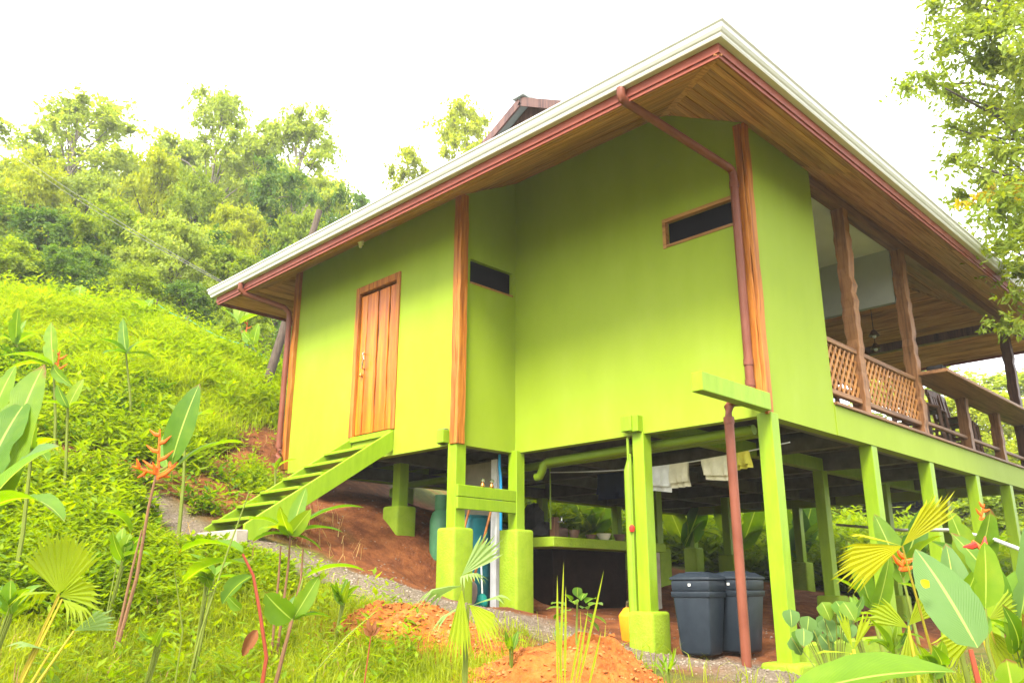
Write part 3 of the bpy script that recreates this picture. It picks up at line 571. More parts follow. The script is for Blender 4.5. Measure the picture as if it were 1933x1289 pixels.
# drum, panel, gas bottle, shovels, brush
def on_g(x, y, d=.02): return (x, y, G(x, y) - d)
Dr = empty('water_drum', (-.1, 3.98, -1.78), 'tall teal blue plastic drum standing behind the front stilt', 'drum')
MB().lathe([(.24, 0), (.262, .03), (.262, .34), (.27, .36), (.262, .38), (.262, .68), (.27, .70), (.262, .72), (.26, 1.0), (.22, 1.05)], 28).build('body', TEAL, Dr, smooth=True)
MB().lathe([(.23, 1.04), (.235, 1.07), (.1, 1.08)], 24).build('lid', TEAL, Dr, smooth=True)
Pn = empty('upright_panel', (.3, 3.9, -1.8), 'tall pale panel with white edge leaning behind the teal drum', 'panel')
MB().box((-.22, -.2, 0), (-.19, .4, 1.76)).build('sheet', GREYP, Pn); MB().box((-.32, -.30, 0), (-.26, -.20, 1.76)).build('edge_board', WHITEP, Pn, bevel=.004)
x, y = .02, 4.68
Gs = empty('gas_bottle', (x, y, G(x, y) - .04), 'pale green gas bottle half hidden behind the front stilt', 'gas bottle')
MB().lathe([(.12, 0), (.135, .03), (.14, .5), (.11, .6), (.05, .66)], 22).build('body', GASG, Gs, smooth=True)
MB().lathe([(.075, .64), (.08, .65), (.08, .83), (.07, .83), (.07, .66)], 16).build('collar', GASG, Gs, smooth=True)
def shovel(x, y, lean, label, m):
    s_ = empty('shovel', (x, y, G(x, y) + .01), label, 'shovel', 'shovels beside the drum')
    pts = [(-.0, .02, 0), (-.01, .07, .05), (-.01, .095, .14), (-.01, .085, .22), (0, .03, .26), (0, -.03, .26), (-.01, -.085, .22), (-.01, -.095, .14), (-.01, -.07, .05), (0, -.02, 0)]
    MB().prism(pts, (.012, 0, 0)).build('blade', m, s_, bevel=.003)
    MB().tube([(.01, 0, .24), (.03 + lean * .5, .02, .7), (.05 + lean, .04, 1.15)], .015, 8).build('shaft', POSTW, s_, smooth=True)
SH = plain('old_blade', (.27, .2, .16), .6, .3)
shovel(-.62, 3.72, .3, 'left shovel of the pair standing blade down against the drum', SH); shovel(-.47, 3.52, .3, 'right shovel of the pair beside the white panel edge', SH)
Br = empty('long_brush', on_g(-.42, 3.40, 0), 'teal brush with a white handle leaning at the stilt footing', 'brush')
lump(MB(), (0, 0, .07), (.06, .07, .08), 5, 12, 8, .08).build('head', plain('teal_brush', (.005, .22, .17), .5), Br, smooth=True)
MB().tube([(0, 0, .12), (.06, .1, .6)], .01, 8).build('handle', BULB, Br)
for k, xx in enumerate((-.58, -.44)):
    v_ = empty('tap_valve', (xx, 3.244, -.455), ['left', 'right'][k] + ' small brass valve standing on the green brace board', 'valve', 'valves on the brace board')
    MB().lathe([(.02, 0), (.028, .015), (.02, .03), (.012, .05)], 10).build('body', BRASS, v_, smooth=True); MB().lathe([(.012, .05), (.026, .06), (.03, .085), (.012, .1)], 10).build('knob', METAL, v_, smooth=True)
setp(MB().tube([(-.05, 3.52, .0), (-.07, 3.5, -.15), (-.075, 3.475, -.28), (-.07, 3.47, -.45), (-.07, 3.47, -.9)], .018, 10).build('water_hose', BLUEH, smooth=True), 'bright blue hose hanging down beside the inner stilt', 'hose')
Yb = empty('yellow_container', on_g(.35, 1.92, 0), 'orange yellow plastic container with handle beside the stilt pipe', 'container')
MB().add([(-.09, -.07, 0), (.09, -.07, 0), (.09, .07, 0), (-.09, .07, 0), (-.11, -.09, .26), (.11, -.09, .26), (.11, .09, .26), (-.11, .09, .26), (-.06, -.05, .34), (.06, -.05, .34), (.06, .05, .34), (-.06, .05, .34)],
         ((0, 3, 2, 1), (0, 1, 5, 4), (1, 2, 6, 5), (2, 3, 7, 6), (3, 0, 4, 7), (4, 5, 9, 8), (5, 6, 10, 9), (6, 7, 11, 10), (7, 4, 8, 11), (8, 9, 10, 11))).build('body', YELLOWP, Yb, bevel=.015, seg=2, smooth=True)
MB().tube([(0, -.06, .33), (0, -.05, .40), (0, .05, .40), (0, .06, .33)], .012, 8).build('handle', METAL, Yb, smooth=True)
Jg = empty('plastic_jug', on_g(.42, 1.28, 0), 'cloudy clear plastic jug beside the near rubbish bin', 'jug')
lump(MB(), (0, 0, .14), (.09, .09, .15), 9, 14, 9, .08).build('body', plain('cloudy_plastic', (.30, .31, .26), .3), Jg, smooth=True)
MB().lathe([(.025, .26), (.03, .27), (.03, .31), (.02, .31)], 10).build('cap', BULB, Jg, smooth=True)
# washing on the line
CLX = .62
lz = lambda y: -.17 - .085 * math.sin(math.pi * (y - .1) / 3.2)
setp(MB().tube([(CLX, .1 + 3.2 * i / 14, lz(.1 + 3.2 * i / 14)) for i in range(15)], .006, 6).build('clothes_line', WIRE), 'thin clothes line strung between stilts under the floor', 'line')
def washing(y0, y1, drop, m, label, seed, x=CLX, zt=None, slant=0):
    rd_ = random.Random(seed); n, mm = 16, 8; p = [rd_.random() * 6 for _ in range(3)]; vs = []; fs = []
    for side_ in (1, -1):
        for j in range(mm + 1):
            for i in range(n + 1):
                y = y0 + (y1 - y0) * i / n; t = j / mm; z = (lz(y) if zt is None else zt) + .006 - t * (drop + slant * i / n) * (1 if side_ > 0 else .8)
                wv = .022 * t * math.sin(9 * i / n * 2 + p[0] + t) + .012 * t * math.sin(23 * i / n + p[1])
                vs.append((x + side_ * (.008 + .012 * t) + wv, y + .012 * t * math.sin(p[2] + 3 * t), z))
        o_ = 0 if side_ > 0 else (mm + 1) * (n + 1)
        for j in range(mm):
            for i in range(n): a = o_ + j * (n + 1) + i; fs.append((a, a + 1, a + n + 2, a + n + 1))
    for i in range(n): fs.append((i, i + 1, (mm + 1) * (n + 1) + i + 1, (mm + 1) * (n + 1) + i))
    return setp(MB().add(vs, fs).build('hanging_cloth', m, smooth=True), label, 'cloth', 'washing hung under the house')
washing(1.52, 1.90, .30, WHITEC, 'white crumpled towel hanging from the line by the stilt', 1, slant=-.06); washing(1.28, 1.52, .26, CREAM, 'cream towel hanging right against the white one', 2)
washing(.80, 1.12, .27, CREAM, 'cream striped towel hanging left of the yellow cloth', 3, slant=-.06); washing(.55, .80, .17, YELC, 'yellow cloth hanging next to the drainpipe', 4)
washing(3.2, 3.75, .36, BLUEC, 'dark blue cloth hanging deep in the shade under the floor', 5, x=2.1, zt=-.02)
# timber sleeper at the stair foot
setp(MB().box((-2.98, 4.3, -1.30), (-2.84, 5.95, -.99)).build('stair_sleeper', CONC, bevel=.012), 'pale concrete sleeper across the foot of the green stair', 'sleeper')
# veranda furniture
def chair(x, y, rz, label):
    c = empty('bar_chair', (x, y, .336), label, 'chair', 'dark wooden bar chairs on the veranda', rotz=rz)
    MB().box((-.19, -.19, .60), (.19, .19, .64)).build('seat', DARKW, c, bevel=.01)
    for sx, sy in ((-1, -1), (-1, 1)): MB().bar((sx * .2, sy * .19, 0), (sx * .17, sy * .16, .6), .045, .045).build('leg', DARKW, c)
    for sy in (-1, 1): MB().bar((.22, sy * .19, 0), (.17, sy * .17, .6), .045, .045).build('leg', DARKW, c); MB().bar((.17, sy * .17, .6), (.24, sy * .17, 1.08), .04, .045).build('back_stile', DARKW, c)
    MB().box((.225, -.22, 1.02), (.265, .22, 1.13)).build('top_rail', DARKW, c, bevel=.012)
    for k in (-.08, 0, .08): MB().bar((.18, k, .66), (.235, k, 1.03), .05, .012, (1, 0, 0)).build('back_slat', DARKW, c)
    for z in (.2, .36): MB().bar((-.19, -.17, z), (.2, -.17, z), .025, .03).build('stretcher', DARKW, c); MB().bar((-.19, .17, z), (.2, .17, z), .025, .03).build('stretcher', DARKW, c)
for x, y, r, lb in ((4.95, .45, 1.9, 'dark wooden bar chair nearest the second carved column'), (5.4, .43, 1.4, 'dark wooden bar chair in the middle of the row of three'), (5.82, .46, 1.65, 'dark wooden bar chair left of the first rail post'),
                    (6.75, .44, 1.5, 'dark wooden bar chair just past the first rail post'), (7.25, .45, 1.7, 'dark wooden bar chair next to the second rail post'), (3.7, .9, 1.2, 'dark wooden chair seen below the long lattice panel'), (1.95, .8, 1.4, 'dark wooden chair behind the short lattice panel')):
    chair(x, y, r, lb)
Sk = empty('black_speaker', (4.62, -.12, 1.181), 'black speaker box on the near end of the bar shelf', 'speaker')
MB().box((-.16, -.1, 0), (.16, .1, .12)).build('case', BLACK, Sk, bevel=.015, seg=2); MB().box((.162, -.08, .02), (.17, .08, .1)).build('grille', STEEL, Sk)
for k, (x, y) in enumerate(((6.6, 1.4), (7.4, 1.7))):
    l_ = empty('hanging_lamp', (x, y, 2.5), ['nearer', 'farther'][k] + ' small pendant lamp under the veranda boards', 'lamp', 'pendant lamps')
    MB().tube([(0, 0, .1), (0, 0, 1.1)], .006, 6).build('cord', BLACK, l_); MB().lathe([(.03, .1), (.04, .08), (.09, 0), (.085, 0)], 14).build('shade', DARKW, l_, smooth=True); MB().lathe([(.02, .03), (.035, -.0), (.03, -.03), (.008, -.045)], 12).build('bulb', BULB, l_, smooth=True)
# leaning pole, wires, rope fence
a, b = at(494, 755, 15.2), at(603, 398, 15.6)
a.z = G(a.x, a.y) - .2
setp(MB().tube([a, a.lerp(b, .35) + Vector((.02, .03, 0)), a.lerp(b, .7), b], [.085, .08, .07, .06], 10).build('leaning_pole', POLE, smooth=True), 'dark wooden pole leaning behind the left end of the house', 'pole')
def sag(a, b, s, n=16): return [a.lerp(b, i / n) - Vector((0, 0, s * 4 * (i / n) * (1 - i / n))) for i in range(n + 1)]
for k, (p, q, lb) in enumerate(((at(-90, 175, 46), Vector((-1.4, 8.1, 2.95)), 'upper power wire running from the treetops to the roof corner'), (at(-90, 190, 46), Vector((-1.2, 8.15, 2.9)), 'lower power wire running down to the roof corner'))):
    setp(MB().tube(sag(p, q, .5), .006, 5).build('power_wire', STEEL), lb, 'wire')
fx = [at(290, 600, 17), at(352, 612, 17), at(470, 660, 16.8), at(540, 680, 16.6)]
fp = []
for k, p in enumerate(fx[:3]):
    z = G(p.x, p.y); fp.append(Vector((p.x, p.y, z + .55)))
    setp(MB().tube([(p.x, p.y, z - .2), (p.x + .02, p.y, z + .6)], [.04, .03], 8).build('fence_stake', POLE), ['left stake of the rope fence on the hilltop', 'middle stake of the rope fence on the hilltop', 'right stake of the rope fence near the leaning pole'][k], 'stake', 'rope fence stakes')
fp.append(Vector((fx[3].x, fx[3].y, G(fx[3].x, fx[3].y) + .5)))
setp(MB().tube(sag(fp[0], fp[1], .06, 6) + sag(fp[1], fp[2], .08, 6)[1:] + sag(fp[2], fp[3], .05, 6)[1:], .006, 5).build('fence_rope', ROPE), 'thin green rope strung along the stakes on the hilltop', 'rope')

# ------------------------------------------------------------------ loose earth, pebbles
def soil_pile(cx, cy, rx, ry, h, rot, label, seed):
    n = 64; a = np.linspace(-1.15, 1.15, n); U, V = np.meshgrid(a, a, indexing='ij'); c_, s_ = math.cos(rot), math.sin(rot)
    X = cx + c_ * U * rx - s_ * V * ry; Y = cy + s_ * U * rx + c_ * V * ry
    rr = np.hypot(U, V) + vnoise(X, Y, 2.2, seed) * .35
    hh = h * np.clip(1 - rr ** 1.05, -.3, 1) + (vnoise(X, Y, 3.3, seed + 3) * .09 + vnoise(X, Y, 9, seed + 1) * .07 + vnoise(X, Y, 22, seed + 2) * .04) * np.clip(1.15 - rr, 0, 1)
    Z = gz(X, Y) + hh; ii = np.arange(n * n).reshape(n, n); z0 = G(cx, cy)
    me = np_mesh('soil_pile', np.stack([X - cx, Y - cy, Z - z0], -1).reshape(-1, 3), np.stack([ii[:-1, :-1], ii[1:, :-1], ii[1:, 1:], ii[:-1, 1:]], -1).reshape(-1, 4), SOIL, True)
    o = setp(link('soil_pile', me, None, (cx, cy, z0)), label, 'soil pile', 'piles of orange soil')
    k = 4200; u = RNG.uniform(-1.05, 1.05, k); v = RNG.uniform(-1.05, 1.05, k); ok = np.hypot(u, v) < 1.05; u, v = u[ok], v[ok]
    X2 = cx + c_ * u * rx - s_ * v * ry; Y2 = cy + s_ * u * rx + c_ * v * ry
    iu = np.clip(((u + 1.15) / 2.3 * (n - 1)).round().astype(int), 0, n - 1); iv = np.clip(((v + 1.15) / 2.3 * (n - 1)).round().astype(int), 0, n - 1)
    keep = hh[iu, iv] > -.02
    Vv, Ff = stones(np.stack([X2, Y2, Z[iu, iv]], -1)[keep] - np.array([cx, cy, z0]), .003, .032)
    o2 = link('clods', np_mesh('clods', Vv, Ff, CLOD), o); o2['kind'] = 'stuff'
OCT = np.array([(1, 0, 0), (-1, 0, 0), (0, 1, 0), (0, -1, 0), (0, 0, 1), (0, 0, -1)], float); OCTF = np.array([(0, 2, 4), (2, 1, 4), (1, 3, 4), (3, 0, 4), (2, 0, 5), (1, 2, 5), (3, 1, 5), (0, 3, 5)])
def stones(P, s0, s1):
    n = len(P); s = s0 + (s1 - s0) * RNG.random(n) ** 3; q = RNG.normal(size=(n, 3, 3)); Q = np.linalg.qr(q)[0]
    v = OCT[None] * (s[:, None, None] * RNG.uniform(.55, 1.2, (n, 6, 1))); v = np.einsum('nij,nkj->nki', Q, v); v[:, :, 2] *= .7
    return (v + P[:, None]).reshape(-1, 3), (OCTF[None] + np.arange(n)[:, None, None] * 6).reshape(-1, 3)
q = gp(745, 1212); soil_pile(q.x + .1, q.y, 1.0, .5, .27, -.75, 'low long pile of orange soil beside the gravel path', 21)
q = at(1085, 1289, 5.7); soil_pile(q.x, q.y, 1.05, .75, .38, -.78, 'big heap of crumbly orange soil at the bottom of the picture', 31)
P = np.stack([RNG.uniform(-4, 2.5, 60000), RNG.uniform(-2.5, 7, 60000)], -1); g_, d_ = masks(P[:, 0], P[:, 1]); P = P[RNG.random(len(P)) < g_ * .7 + d_ * .06]
P = np.column_stack([P, gz(P[:, 0], P[:, 1])]); V_, F_ = stones(P, .005, .022)
setp(link('gravel', np_mesh('gravel', V_, F_, STONE)), 'loose pale gravel strewn along the path by the house', 'gravel', kind='stuff')

# ------------------------------------------------------------------ trees
def unit(v): return v / np.maximum(np.linalg.norm(v, axis=-1, keepdims=True), 1e-9)
def kites(C, Dr_, Nr, L, Wd):                                    # leaf-sized faces: centre, direction, normal, length, width
    S_ = unit(np.cross(Dr_, Nr)); N_ = np.cross(S_, Dr_); L = L[:, None]; Wd = Wd[:, None]
    V = np.stack([C - Dr_ * L * .5, C + S_ * Wd * .5 - Dr_ * L * .05 + N_ * Wd * .12, C + Dr_ * L * .5, C - S_ * Wd * .5 - Dr_ * L * .05 + N_ * Wd * .12], 1)
    return V.reshape(-1, 3), np.arange(len(C) * 4).reshape(-1, 4)
def foliage(clumps, n, size, rng, flat=.7, up=.5, asp=.5, ntw=16, droop=.35):
    cl = np.array(clumps); wgt = cl[:, 3] ** 2; wgt /= wgt.sum(); k = rng.choice(len(cl), n, p=wgt); tw = rng.integers(0, ntw, n)
    TD = unit(rng.normal(size=(len(cl), ntw, 3)) + np.array([0, 0, .25])); TL = rng.uniform(.35, 1.75, (len(cl), ntw)) * cl[:, 3:4]
    f = rng.random(n) ** .75; d = TD[k, tw]; l = TL[k, tw]; r = cl[k, 3]
    C = cl[k, :3] + d * (f * l)[:, None] * np.array([1.05, 1.05, flat]) + rng.normal(size=(n, 3)) * (.11 * r)[:, None]
    C[:, 2] -= droop * f * f * l
    Nn = unit(d * .35 + np.array([0, 0, up]) + rng.normal(size=(n, 3)) * .6); D0 = unit(np.cross(Nn, rng.normal(size=(n, 3))) + d * .5 + np.array([0, 0, -.3]))
    L = size * rng.uniform(.55, 1.4, n)
    return kites(C, D0, Nn, L, L * asp)
def make_tree(seed, h, base, rad, ncl, cr, n, size, trunk, bark, top_flat=.0, column=False):
    rng = np.random.default_rng(seed); cl = []
    for i in range(ncl):
        t = (i + .5) / ncl; z = base + (h - base) * (t if not column else t)
        env = rad * (math.sin(math.pi * min(1, .22 + .78 * t) ** (1.0 + top_flat)) * .9 + .18) if not column else rad * (.55 + .45 * rng.random()) * (1.5 if t > .75 else 1)
        a = i * 2.4 + rng.random(); q = env * math.sqrt(rng.uniform(.1, 1))
        cl.append((math.cos(a) * q, math.sin(a) * q, min(z + rng.uniform(-.4, .4), h - cr * .6), cr * rng.uniform(.65, 1.25)))
    mb = MB(); bend = rng.uniform(-.3, .3, 2) * h * .05
    tp = [(bend[0] * math.sin(3 * t), bend[1] * math.sin(2.5 * t), -0.6 + (h * .86 + .6) * t) for t in np.linspace(0, 1, 7)]
    mb.tube(tp, [trunk * (1 - .85 * t) for t in np.linspace(0, 1, 7)], 8)
    for c in cl:
        if rng.random() < .85:
            z = max(base * .75, c[2] - rng.uniform(.8, 1.6) * rad * .55); k = min(.95, (z + .6) / (h * .86 + .6)); st = Vector((bend[0] * math.sin(3 * k), bend[1] * math.sin(2.5 * k), z)); e = Vector(c[:3])
            m = st.lerp(e, .5) + Vector((0, 0, .12 * (e - st).length)); r0 = trunk * (1 - .85 * k) * .5 + .015
            mb.tube([st, m, e], [r0, r0 * .6, r0 * .2], 5)
    V, Fq = foliage(cl, n, size, rng)
    return mb.mesh('trunk', bark, smooth=True), np_mesh('crown', V, Fq, TL_M), h, rad + cr * .6
PR = {'airy': [make_tree(1, 12, 4.6, 2.9, 38, .9, 15000, .21, .2, BARK), make_tree(2, 12, 4.2, 3.2, 42, .9, 16000, .21, .2, BARK), make_tree(7, 12, 4.6, 2.2, 26, .85, 10500, .21, .18, BARK)],
      'dense': [make_tree(3, 8, .8, 2.8, 40, 1.05, 24000, .21, .18, BARKD, .3), make_tree(4, 8, .6, 3.0, 42, 1.0, 24000, .21, .18, BARKD, .2), make_tree(8, 8, .5, 2.7, 38, 1.1, 22000, .22, .18, BARKD, .1)],
      'vine': [make_tree(5, 10, .5, .75, 20, .85, 9000, .22, .22, BARKD, 0, True)],
      'flat': [make_tree(6, 9, 5.2, 3.2, 15, 1.0, 8000, .22, .18, BARKD, .9)]}
def tree(kind, v, px, py, t, wpx, mat, label, rot=0.0, name='forest_tree', group='trees on the hillside'):
    tr, cr, h, rd_ = PR[kind][v]; p = at(px, 600, t); z = G(p.x, p.y); top = CAM.z + ray(px, py).z * t
    sz = (top - z) / h; sx = wpx * t / F / (2 * rd_) * (1.35 if kind == 'airy' else 1.05)
    if kind in ('dense', 'vine'): sx = max(sx, sz * .6)
    o = empty(name, (p.x, p.y, z), label, 'tree', group, rotz=rot)
    link('trunk', tr, o, scale=(sx, sx, sz)); c = link('crown', cr, o, scale=(sx, sx, sz)); c.material_slots[0].link = 'OBJECT'; c.material_slots[0].material = mat
T = tree
T('airy', 0, 92, 165, 40, 235, TL_P, 'tall sparse pale tree at the far left above the hillside', 1.0); T('airy', 1, 372, 160, 38, 190, TL_P, 'tall pale airy tree with the highest top behind the hillside', 2.1)
T('airy', 2, 455, 225, 37, 160, TL_P, 'pale airy tree close right of the highest tree', .4); T('airy', 1, 545, 205, 36, 215, TL_P, 'wide pale airy tree above the vine covered trunk', 4.0)
T('airy', 0, 872, 195, 40, 190, TL_Y, 'bright sparse treetop showing over the middle of the roof', 3.2); T('airy', 2, 762, 275, 38, 120, TL_Y, 'thin bright treetop peeping over the roof edge', 5.0); T('airy', 2, 205, 275, 42, 90, TL_P, 'small thin pale treetop between two tall trees', 2.5)
T('vine', 0, 492, 285, 30, 95, TL_D, 'dark tree trunk wrapped in hanging vines', .3, 'vine_covered_tree'); T('flat', 0, 628, 345, 33, 190, TL_D, 'dark flat topped tree just left of the roof edge', 1.2)
T('dense', 0, 22, 275, 32, 190, TL_Y, 'bright yellow green tree at the left picture edge', .5); T('dense', 1, 135, 315, 33, 210, TL_P, 'pale rounded tree left of the thin treetop', 1.5); T('dense', 2, 262, 285, 32, 180, TL_Y, 'yellow green tree left of the highest airy tree', 2.2)
T('dense', 0, 345, 330, 31, 170, TL_M, 'mid green tree below the highest airy tree', 3.0); T('dense', 1, 425, 385, 29, 170, TL_Y, 'yellow green tree left of the vine covered trunk', 4.4); T('dense', 2, 560, 400, 29, 170, TL_M, 'mid green tree between vine trunk and roof', 5.3)
T('dense', 2, 66, 395, 26, 220, TL_D, 'dark dense tree in front at the far left', 1.1); T('dense', 0, 190, 385, 26, 220, TL_M, 'mid green dense tree in the front row left', 2.7); T('dense', 1, 308, 412, 24, 215, TL_P, 'pale bushy tree in the middle of the front row', 3.7)
T('dense', 2, 425, 470, 24, 180, TL_M, 'green bushy tree right of the pale bushy one', .9); T('vine', 0, 385, 430, 26, 110, TL_D, 'dark narrow tree between two bushy crowns', 1.9, 'vine_covered_tree'); T('dense', 0, 515, 470, 24, 180, TL_D, 'dark bushy tree above the leaning pole', 4.9)
T('dense', 1, 610, 455, 26, 170, TL_M, 'green bushy tree touching the roof corner', 5.9); T('dense', 0, -95, 330, 30, 240, TL_M, 'green tree cut by the left picture edge', 3.3); T('dense', 1, 130, 470, 22, 190, TL_D, 'low dark tree right behind the hill crest', 4.1)
T('dense', 2, 0, 455, 22, 200, TL_M, 'low green tree behind the hill crest at left edge', 5.1); T('dense', 0, 250, 500, 21, 170, TL_M, 'low shrubby tree behind the middle of the crest', .2); T('dense', 1, 345, 530, 21, 160, TL_D, 'low dark shrubby tree behind the rope fence', 1.3); T('dense', 2, 460, 560, 20, 150, TL_M, 'low green shrubby tree near the leaning pole', 2.4)
T('dense', 1, 60, 300, 44, 300, TL_M, 'broad green crown behind the tall sparse tree at left', .7); T('dense', 2, 320, 270, 44, 300, TL_P, 'broad pale crown filling the gap behind the highest tree', 1.7); T('dense', 0, 470, 290, 43, 260, TL_P, 'broad pale crown behind the vine covered trunk', 2.9); T('dense', 1, 590, 330, 42, 220, TL_Y, 'bright crown behind the dark flat topped tree', 3.6); T('dense', 2, 190, 330, 43, 260, TL_Y, 'bright broad crown behind the thin pale treetop', 5.6)
for k, (px, py, t, wd, m, kd) in enumerate(((1010, 905, 26, 420, TL_Y, 'dense'), (1190, 890, 30, 420, TL_M, 'dense'), (1370, 890, 28, 420, TL_Y, 'dense'), (1560, 880, 33, 460, TL_D, 'dense'), (1705, 860, 36, 420, TL_M, 'dense'), (1800, 745, 34, 240, TL_Y, 'dense'), (1930, 700, 40, 260, TL_P, 'airy'), (2010, 800, 32, 320, TL_Y, 'dense'), (1700, 690, 42, 220, TL_P, 'airy'), (1870, 905, 26, 330, TL_M, 'dense'))):
    T(kd, k % 3, px, py, t, wd, m, ['bright tree seen under the floor left of the wash counter', 'green tree seen under the floor beside the green stilt pipe', 'bright tree seen under the floor above the bins', 'dark tree seen under the floor right of the corner stilt', 'green tree seen between the side stilts', 'yellow green tree seen through the veranda under the bar shelf', 'pale airy tree beyond the far veranda column', 'yellow green tree at the right picture edge beyond the veranda', 'pale airy tree glimpsed behind the veranda lattice', 'green tree low at the right edge under the floor'][k], k * 1.3, 'garden_tree', 'trees beyond the house')
# the near tree on the right, its boughs hanging over the roof edge
def near_tree():
    rng = np.random.default_rng(77); t0 = 13.5; bp_ = at(2200, 900, 15); z = G(bp_.x, bp_.y); o = empty('overhanging_tree', (bp_.x, bp_.y, z), 'fine leaved tree whose boughs hang over the right roof edge', 'tree')
    spots = [(1765, 20, 45), (1835, 10, 60), (1900, 40, 70), (1790, 90, 50), (1860, 120, 65), (1925, 130, 70), (1712, 165, 28), (1752, 150, 34), (1800, 178, 40), (1870, 205, 60), (1930, 230, 65), (1835, 255, 42), (1890, 290, 50), (1835, 310, 32),
             (1860, 345, 40), (1920, 350, 60), (1815, 372, 28), (1880, 400, 45), (1930, 430, 55), (1900, 465, 35), (1925, 510, 40), (1800, 300, 22), (1790, 240, 18), (1985, 60, 90), (1985, 200, 90), (1990, 340, 90), (1990, 480, 80), (2060, 130, 110), (2060, 330, 110), (1895, 612, 22), (1925, 622, 28), (1865, 608, 12), (1930, 560, 26), (1845, 55, 50), (1930, -40, 90), (1810, -50, 60)]
    cl = []; 
    for px, py, r in spots:
        t = t0 + rng.uniform(-1.6, 1.6); t = 12.2 if py > 550 else t; p = at(px, py, t) - Vector((bp_.x, bp_.y, z)); cl.append((p.x, p.y, p.z, r * t / F * 1.15))
    V, Fq = foliage(cl, 27000, .11, rng, .85, .4, .42)
    mb = MB(); tp = [Vector((0, 0, -.5)), Vector((.1, .1, 3)), Vector((-.1, .3, 6)), Vector((0, .2, 9)), Vector((.1, .3, 12))]; mb.tube(tp, [.26, .22, .18, .13, .06], 10)
    for c in cl:
        e = Vector(c[:3]); st = Vector((0, .15, max(1.5, min(11, e.z - .35 * math.hypot(e.x, e.y))))); m = st.lerp(e, .55) + Vector((0, 0, .25)); mb.tube([st, m, e], [.05, .028, .008], 5)
    mb.build('trunk', BARKD, o, smooth=True)
    link('crown', np_mesh('crown', V, Fq, TL_N), o)
    yc = [(*(at(px, py, 12.8) - Vector((bp_.x, bp_.y, z))), r * 12.8 / F) for px, py, r in ((1845, 372, 20), (1815, 385, 14), (1900, 362, 22), (1870, 352, 14), (1925, 350, 18))]
    V, Fq = foliage(yc, 260, .12, rng, .6, .4, .42); link('yellow_leaves', np_mesh('yellow_leaves', V, Fq, YLEAF), o)
near_tree()

# ------------------------------------------------------------------ ground cover
def wedge(n, t0, t1, p0, p1, pw=1.0):                            # ground points spread over a wedge in front of the camera
    t = np.sqrt(RNG.uniform(t0 ** 2, t1 ** 2, n)) if pw == 1 else t0 + (t1 - t0) * RNG.random(n) ** pw
    px = RNG.uniform(p0, p1, n); a, b = ray(p0, 900), ray(p1, 900); k = ((px - p0) / (p1 - p0))[:, None]
    d = unit(np.array([[a.x, a.y]]) * (1 - k) + np.array([[b.x, b.y]]) * k); P = np.array([[CAM.x, CAM.y]]) + d * t[:, None]
    g, dd = masks(P[:, 0], P[:, 1]); return P, g, dd, t
def inhouse(P): return (P[:, 0] > -1.1) & (P[:, 1] > -.2) & (P[:, 1] < 7.3) & (P[:, 0] < 9.4)
def cleared(P): return (np.hypot(P[:, 0] + 2.85, P[:, 1] - 4.8) < .75) | (polyd(P[:, 0], P[:, 1], PATH[:4]) < .3)
def low(P):                                                      # growth in front of the stair foot stays low
    px = np.array([[RIGHT.x, RIGHT.y], [FWD.x, FWD.y]]) @ (P - np.array([[CAM.x, CAM.y]])).T; u_ = 966 + px[0] / px[1] * F; t_ = np.hypot(*px)
    return np.where((u_ > 230) & (u_ < 640) & (t_ < 9.4), .45, 1.0)
def blades(P, h, wd, lean=.5):
    n = len(P); z = gz(P[:, 0], P[:, 1]); B = np.column_stack([P, z - .01]); a = RNG.uniform(0, 6.283, n); D = np.stack([np.cos(a), np.sin(a), np.zeros(n)], -1); Sd = np.stack([-np.sin(a), np.cos(a), np.zeros(n)], -1)
    ln = RNG.uniform(.1, lean, n)[:, None]; h = h[:, None]; wd = wd[:, None]; U = np.array([0, 0, 1.])
    M = B + U * h * .6 + D * h * ln * .35; Tp = B + U * h * (1 - ln * .35) + D * h * ln * 1.1
    V = np.stack([B - Sd * wd * .5, B + Sd * wd * .5, M - Sd * wd * .45, M + Sd * wd * .45, Tp - Sd * wd * .06, Tp + Sd * wd * .06], 1).reshape(-1, 3)
    i = np.arange(n)[:, None, None] * 6; return V, (np.array([[0, 1, 3, 2], [2, 3, 5, 4]])[None] + i).reshape(-1, 4)
def sprigs(P, h, K, ls, asp=.42):
    n = len(P); z = gz(P[:, 0], P[:, 1]); a0 = RNG.uniform(0, 6.283, n); ln = RNG.uniform(0, .35, n); az = RNG.uniform(0, 6.283, n)
    kk = np.tile(np.arange(K), n); r = np.repeat(np.arange(n), K); f = (kk + .6) / K
    C = np.column_stack([P, z])[r] + np.stack([np.cos(az[r]) * ln[r] * f * h[r], np.sin(az[r]) * ln[r] * f * h[r], f * h[r]], -1)
    a = a0[r] + kk * 2.4 + RNG.normal(size=len(r)) * .3; el = RNG.uniform(-.1, .7, len(r)); D = np.stack([np.cos(a) * np.cos(el), np.sin(a) * np.cos(el), np.sin(el)], -1)
    L = ls[r] * (1.15 - .5 * f) * RNG.uniform(.75, 1.25, len(r)); N = unit(np.stack([-np.cos(a) * np.sin(el), -np.sin(a) * np.sin(el), np.cos(el)], -1) + RNG.normal(size=(len(r), 3)) * .15)
    return kites(C + D * L[:, None] * .5, D, N, L, L * asp)
P, g, dd, t = wedge(125000, 7.6, 18.5, -70, 560); keep = (RNG.random(len(P)) > np.clip(g * 1.5 + dd * 1.05, 0, .985)) & ~inhouse(P) & ~cleared(P); P = P[keep]; t = t[keep]
den = vnoise(P[:, 0], P[:, 1], .7, 12) + vnoise(P[:, 0], P[:, 1], 1.9, 13) * .5
gr = den + (t - 13) * .06 > .0
